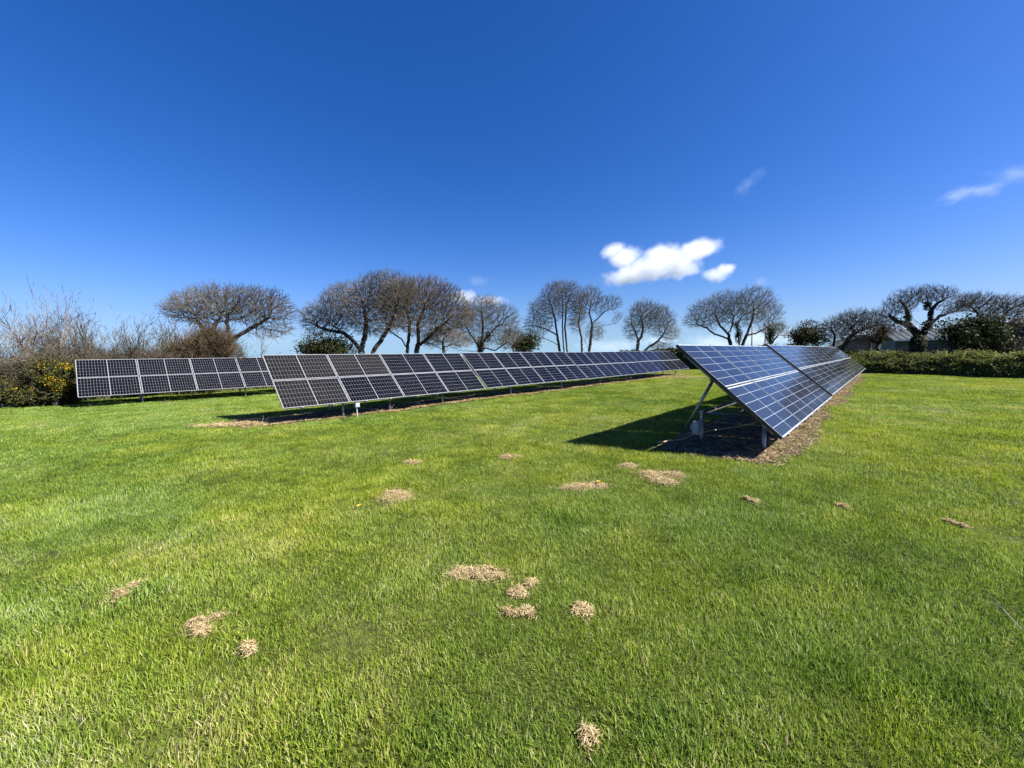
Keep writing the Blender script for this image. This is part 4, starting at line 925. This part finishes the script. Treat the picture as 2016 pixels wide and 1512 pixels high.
a, rz, L = frame_from(1978, 2110, 34.0, 30.0)
bn = empty('barn', (a[0], a[1], 0), rz); tag(bn, 'dark slatted barn above a stone base at right edge', 'barn')
b = MB(); b.box((L / 2, 3, .9), (L, 6, 1.8)); b.build('stone_base', M['stone'], bn)
b = MB(); b.box((L / 2, 3.02, 2.6), (L - .1, 5.9, 1.65)); b.build('wall', M['barn'], bn)
for i in range(int(L / .3)):
    b = MB(); b.box((.2 + i * .3, .02, 2.6), (.2, .06, 1.6)); b.build('slat', M['barn'], bn)
b = MB(); v = [(-.3, -.4, 3.4), (L + .3, -.4, 3.4), (L + .3, 3, 4.3), (-.3, 3, 4.3), (-.3, 6.4, 3.4), (L + .3, 6.4, 3.4)]; v += [(x_, y_, z_ + .12) for x_, y_, z_ in v]
b.add(v, [(0, 1, 2, 3), (3, 2, 5, 4), (6, 9, 8, 7), (9, 10, 11, 8), (0, 6, 7, 1), (4, 5, 11, 10), (0, 3, 9, 6), (3, 4, 10, 9), (1, 7, 8, 2), (2, 8, 11, 5)]); b.build('roof', M['slate'], bn)

c = at(1700, 690, 47); ho = empty('outbuilding', (c[0], c[1], 0), R(-25)); tag(ho, 'stone outbuilding with a white sloping verge board among the trees', 'house')
b = MB(); b.box((0, 2.5, 1.0), (4.6, 5, 2.0)); b.add([(-2.3, 0, 2.0), (2.3, 0, 2.0), (0, 0, 3.2), (-2.3, 5, 2.0), (2.3, 5, 2.0), (0, 5, 3.2)], [(0, 1, 2), (3, 5, 4)]); b.build('wall', M['stone'], ho)
b = MB(); b.add([(-2.6, -.2, 1.88), (0, -.2, 3.26), (0, 5.2, 3.26), (-2.6, 5.2, 1.88), (-2.6, -.2, 1.98), (0, -.2, 3.36), (0, 5.2, 3.36), (-2.6, 5.2, 1.98)], [(0, 1, 2, 3), (4, 7, 6, 5), (0, 4, 5, 1), (3, 2, 6, 7), (0, 3, 7, 4)])
b.add([(2.6, -.2, 1.88), (0, -.2, 3.26), (0, 5.2, 3.26), (2.6, 5.2, 1.88), (2.6, -.2, 1.98), (0, -.2, 3.36), (0, 5.2, 3.36), (2.6, 5.2, 1.98)], [(3, 2, 1, 0), (5, 6, 7, 4), (1, 5, 4, 0), (7, 6, 2, 3), (4, 7, 3, 0)]); b.build('roof', M['slate'], ho)
b = MB(); b.box((1.3, -.24, 2.62), (2.9, .05, .2), Matrix.Rotation(-math.atan2(1.38, 2.6), 3, 'Y').inverted()); b.build('verge_board', M['white_paint'], ho)
for px, D, hgt_, lab in ((1480, 52, 5.0, 'thin wooden pole right of the fan crowned oak'), (1506, 55, 4.6, 'thin wooden pole left of the ivy wrapped pollard')):
    c = at(px, 690, D); p_ = empty('utility_pole', (c[0], c[1], 0)); tag(p_, lab, 'pole', 'far wooden poles')
    b = MB(); b.tube((0, 0, -.4), (0, 0, hgt_), .10, .08, 8); b.build('pole', M['wood'], p_, True); b = MB(); b.box((0, 0, hgt_ - .25), (.7, .08, .08)); b.build('crossarm', M['wood'], p_)

# ------------------------------------------------------------------ clouds: bodies of scattering mist far beyond the field
def cloud(label, D, px, py, hw, hh, blobs, dens, seed, amp=.9, nscale=2.2, soft=.30):
    c = at(px, py, D); k = D / F_PX; sz = (hw * k, max(hw, hh) * k * .7, hh * k)
    nu, nv = 32, 17; th = np.linspace(0, 2 * np.pi, nu, endpoint=False); ph = np.linspace(-np.pi / 2, np.pi / 2, nv)
    X = np.stack([np.outer(np.cos(ph), np.cos(th)), np.outer(np.cos(ph), np.sin(th)), np.outer(np.sin(ph), np.ones(nu))], -1).reshape(-1, 3) * 1.12
    i = np.arange(nu * nv).reshape(nv, nu); Q = np.stack([i[:-1], np.roll(i[:-1], -1, 1), np.roll(i[1:], -1, 1), i[1:]], -1).reshape(-1, 4)
    m = bpy.data.materials.new('cloud_mist'); m.use_nodes = True; t = m.node_tree; t.nodes.remove(t.nodes['Principled BSDF'])
    m.cycles.volume_step_rate = .5
    tc = N(t, 'ShaderNodeTexCoord'); no = N(t, 'ShaderNodeTexNoise', Scale=nscale, Detail=6.0, Roughness=.58)
    mp = N(t, 'ShaderNodeMapping'); mp.inputs['Location'].default_value = (seed * 3.7, seed * 1.9, seed); mp.inputs['Scale'].default_value = (hw / hh, 1.0, 1.0)
    t.links.new(tc.outputs['Object'], mp.inputs['Vector']); t.links.new(mp.outputs[0], no.inputs['Vector'])
    last = None
    for (bx, bz, rx, rz) in blobs:
        q = N(t, 'ShaderNodeMapping'); q.vector_type = 'POINT'; q.inputs['Location'].default_value = (-bx / rx, 0, -bz / rz); q.inputs['Scale'].default_value = (1 / rx, 1 / .8, 1 / rz)
        t.links.new(tc.outputs['Object'], q.inputs['Vector']); ln = N(t, 'ShaderNodeVectorMath', operation='LENGTH'); t.links.new(q.outputs[0], ln.inputs[0])
        sb = N(t, 'ShaderNodeMath', operation='SUBTRACT'); sb.inputs[0].default_value = 1.0; t.links.new(ln.outputs['Value'], sb.inputs[1])
        if last is None: last = sb.outputs[0]
        else:
            mx = N(t, 'ShaderNodeMath', operation='MAXIMUM'); t.links.new(last, mx.inputs[0]); t.links.new(sb.outputs[0], mx.inputs[1]); last = mx.outputs[0]
    n1 = N(t, 'ShaderNodeMath', operation='MULTIPLY_ADD'); n1.inputs[1].default_value = amp; n1.inputs[2].default_value = -amp * .52; t.links.new(no.outputs[0], n1.inputs[0])
    ad = N(t, 'ShaderNodeMath', operation='ADD'); t.links.new(last, ad.inputs[0]); t.links.new(n1.outputs[0], ad.inputs[1])
    mr = N(t, 'ShaderNodeMapRange'); mr.interpolation_type = 'SMOOTHSTEP'; mr.inputs['From Min'].default_value = .12; mr.inputs['From Max'].default_value = .12 + soft; mr.inputs['To Max'].default_value = dens / (hh * k)
    t.links.new(ad.outputs[0], mr.inputs['Value'])
    pv = N(t, 'ShaderNodeVolumePrincipled'); pv.inputs['Color'].default_value = (.86, .875, .90, 1); pv.inputs['Anisotropy'].default_value = .35
    t.links.new(mr.outputs[0], pv.inputs['Density']); t.links.new(pv.outputs[0], t.nodes['Material Output'].inputs['Volume'])
    o = mobj('cloud', mesh_np('cloud', X, [Q], m, True)); o.location = c; o.scale = sz; tag(o, label, 'cloud', 'small fair weather clouds')
    return o
cloud('largest white puffy cloud above the round crowned oak', 1800, 1297, 516, 132, 56, [(-.48, -.50, .46, .34), (-.15, -.22, .55, .58), (.08, .10, .52, .62), (.28, -.18, .42, .52), (.58, .40, .36, .42), (-.50, .18, .30, .40), (-.68, .42, .2, .26)], 1.7, 1, 1.15, 2.7, .62)
cloud('small white puff just right of the largest cloud', 1800, 1415, 538, 46, 30, [(-.15, -.12, .72, .62), (.3, .25, .55, .5)], 1.4, 2, 1.0, 2.0, .62)
cloud('flat white cloud behind the domed oak', 2600, 938, 584, 74, 30, [(-.35, -.1, .55, .75), (.3, -.3, .65, .45)], 1.1, 3, 1.2, 1.8, .7)
cloud('tiny faint cloud over the flat white one', 2600, 940, 553, 34, 18, [(0, 0, .9, .8)], .16, 4, 1.5, 1.5, .9)
cloud('thin slanting wisp high above the fan crowned oak', 1600, 1474, 360, 46, 38, [(-.3, -.35, .45, .55), (.05, .05, .5, .4), (.4, .42, .5, .38)], .13, 5, 2.2, 2.0, 1.0)
cloud('small faint cloud at upper right', 1600, 1925, 377, 74, 30, [(-.5, -.25, .46, .66), (.2, .1, .65, .55)], .17, 6, 2.0, 1.9, 1.0)
cloud('hazy wisp touching the right edge of view', 1600, 2010, 342, 74, 28, [(0, 0, .95, .75)], .09, 7, 2.0, 2.0, 1.0)
cloud('low pale cloud bank beyond the fan crowned oak', 4200, 1455, 662, 150, 42, [(-.3, -.3, .7, .65), (.35, -.1, .65, .75)], .30, 8, 1.4, 2.0, .9)
cloud('low pale cloud bank beyond the round crowned oak', 4200, 1225, 676, 130, 30, [(-.2, -.2, .85, .75), (.5, .1, .5, .55)], .22, 9, 1.4, 2.2, .9)
cloud('low bright cloud beyond the gnarled oak', 4200, 1745, 650, 130, 52, [(-.3, -.2, .7, .8), (.4, -.3, .65, .65)], .38, 10, 1.4, 1.9, .9)
cloud('low bright cloud behind the windswept thorn', 4200, 2010, 642, 130, 46, [(-.2, -.2, .85, .75), (.4, 0, .65, .65)], .38, 11, 1.4, 1.9, .9)
cloud('small faint puff above the crown of fan crowned oak', 2600, 1496, 556, 28, 20, [(0, 0, .9, .85)], .12, 12, 1.4, 1.6, .9)
cloud('bright low cloud seen through the tallest oak', 3600, 830, 640, 90, 40, [(-.3, 0, .65, .75), (.4, -.2, .65, .65)], .34, 13, 1.4, 1.9, .9)
cloud('soft pale cloud under the right branches of leaning oak', 3600, 530, 672, 70, 26, [(0, 0, .95, .8)], .14, 14, 1.4, 1.9, .9)
print('tris', sum(sum(len(p.vertices) - 2 for p in m_.polygons) for m_ in bpy.data.meshes))
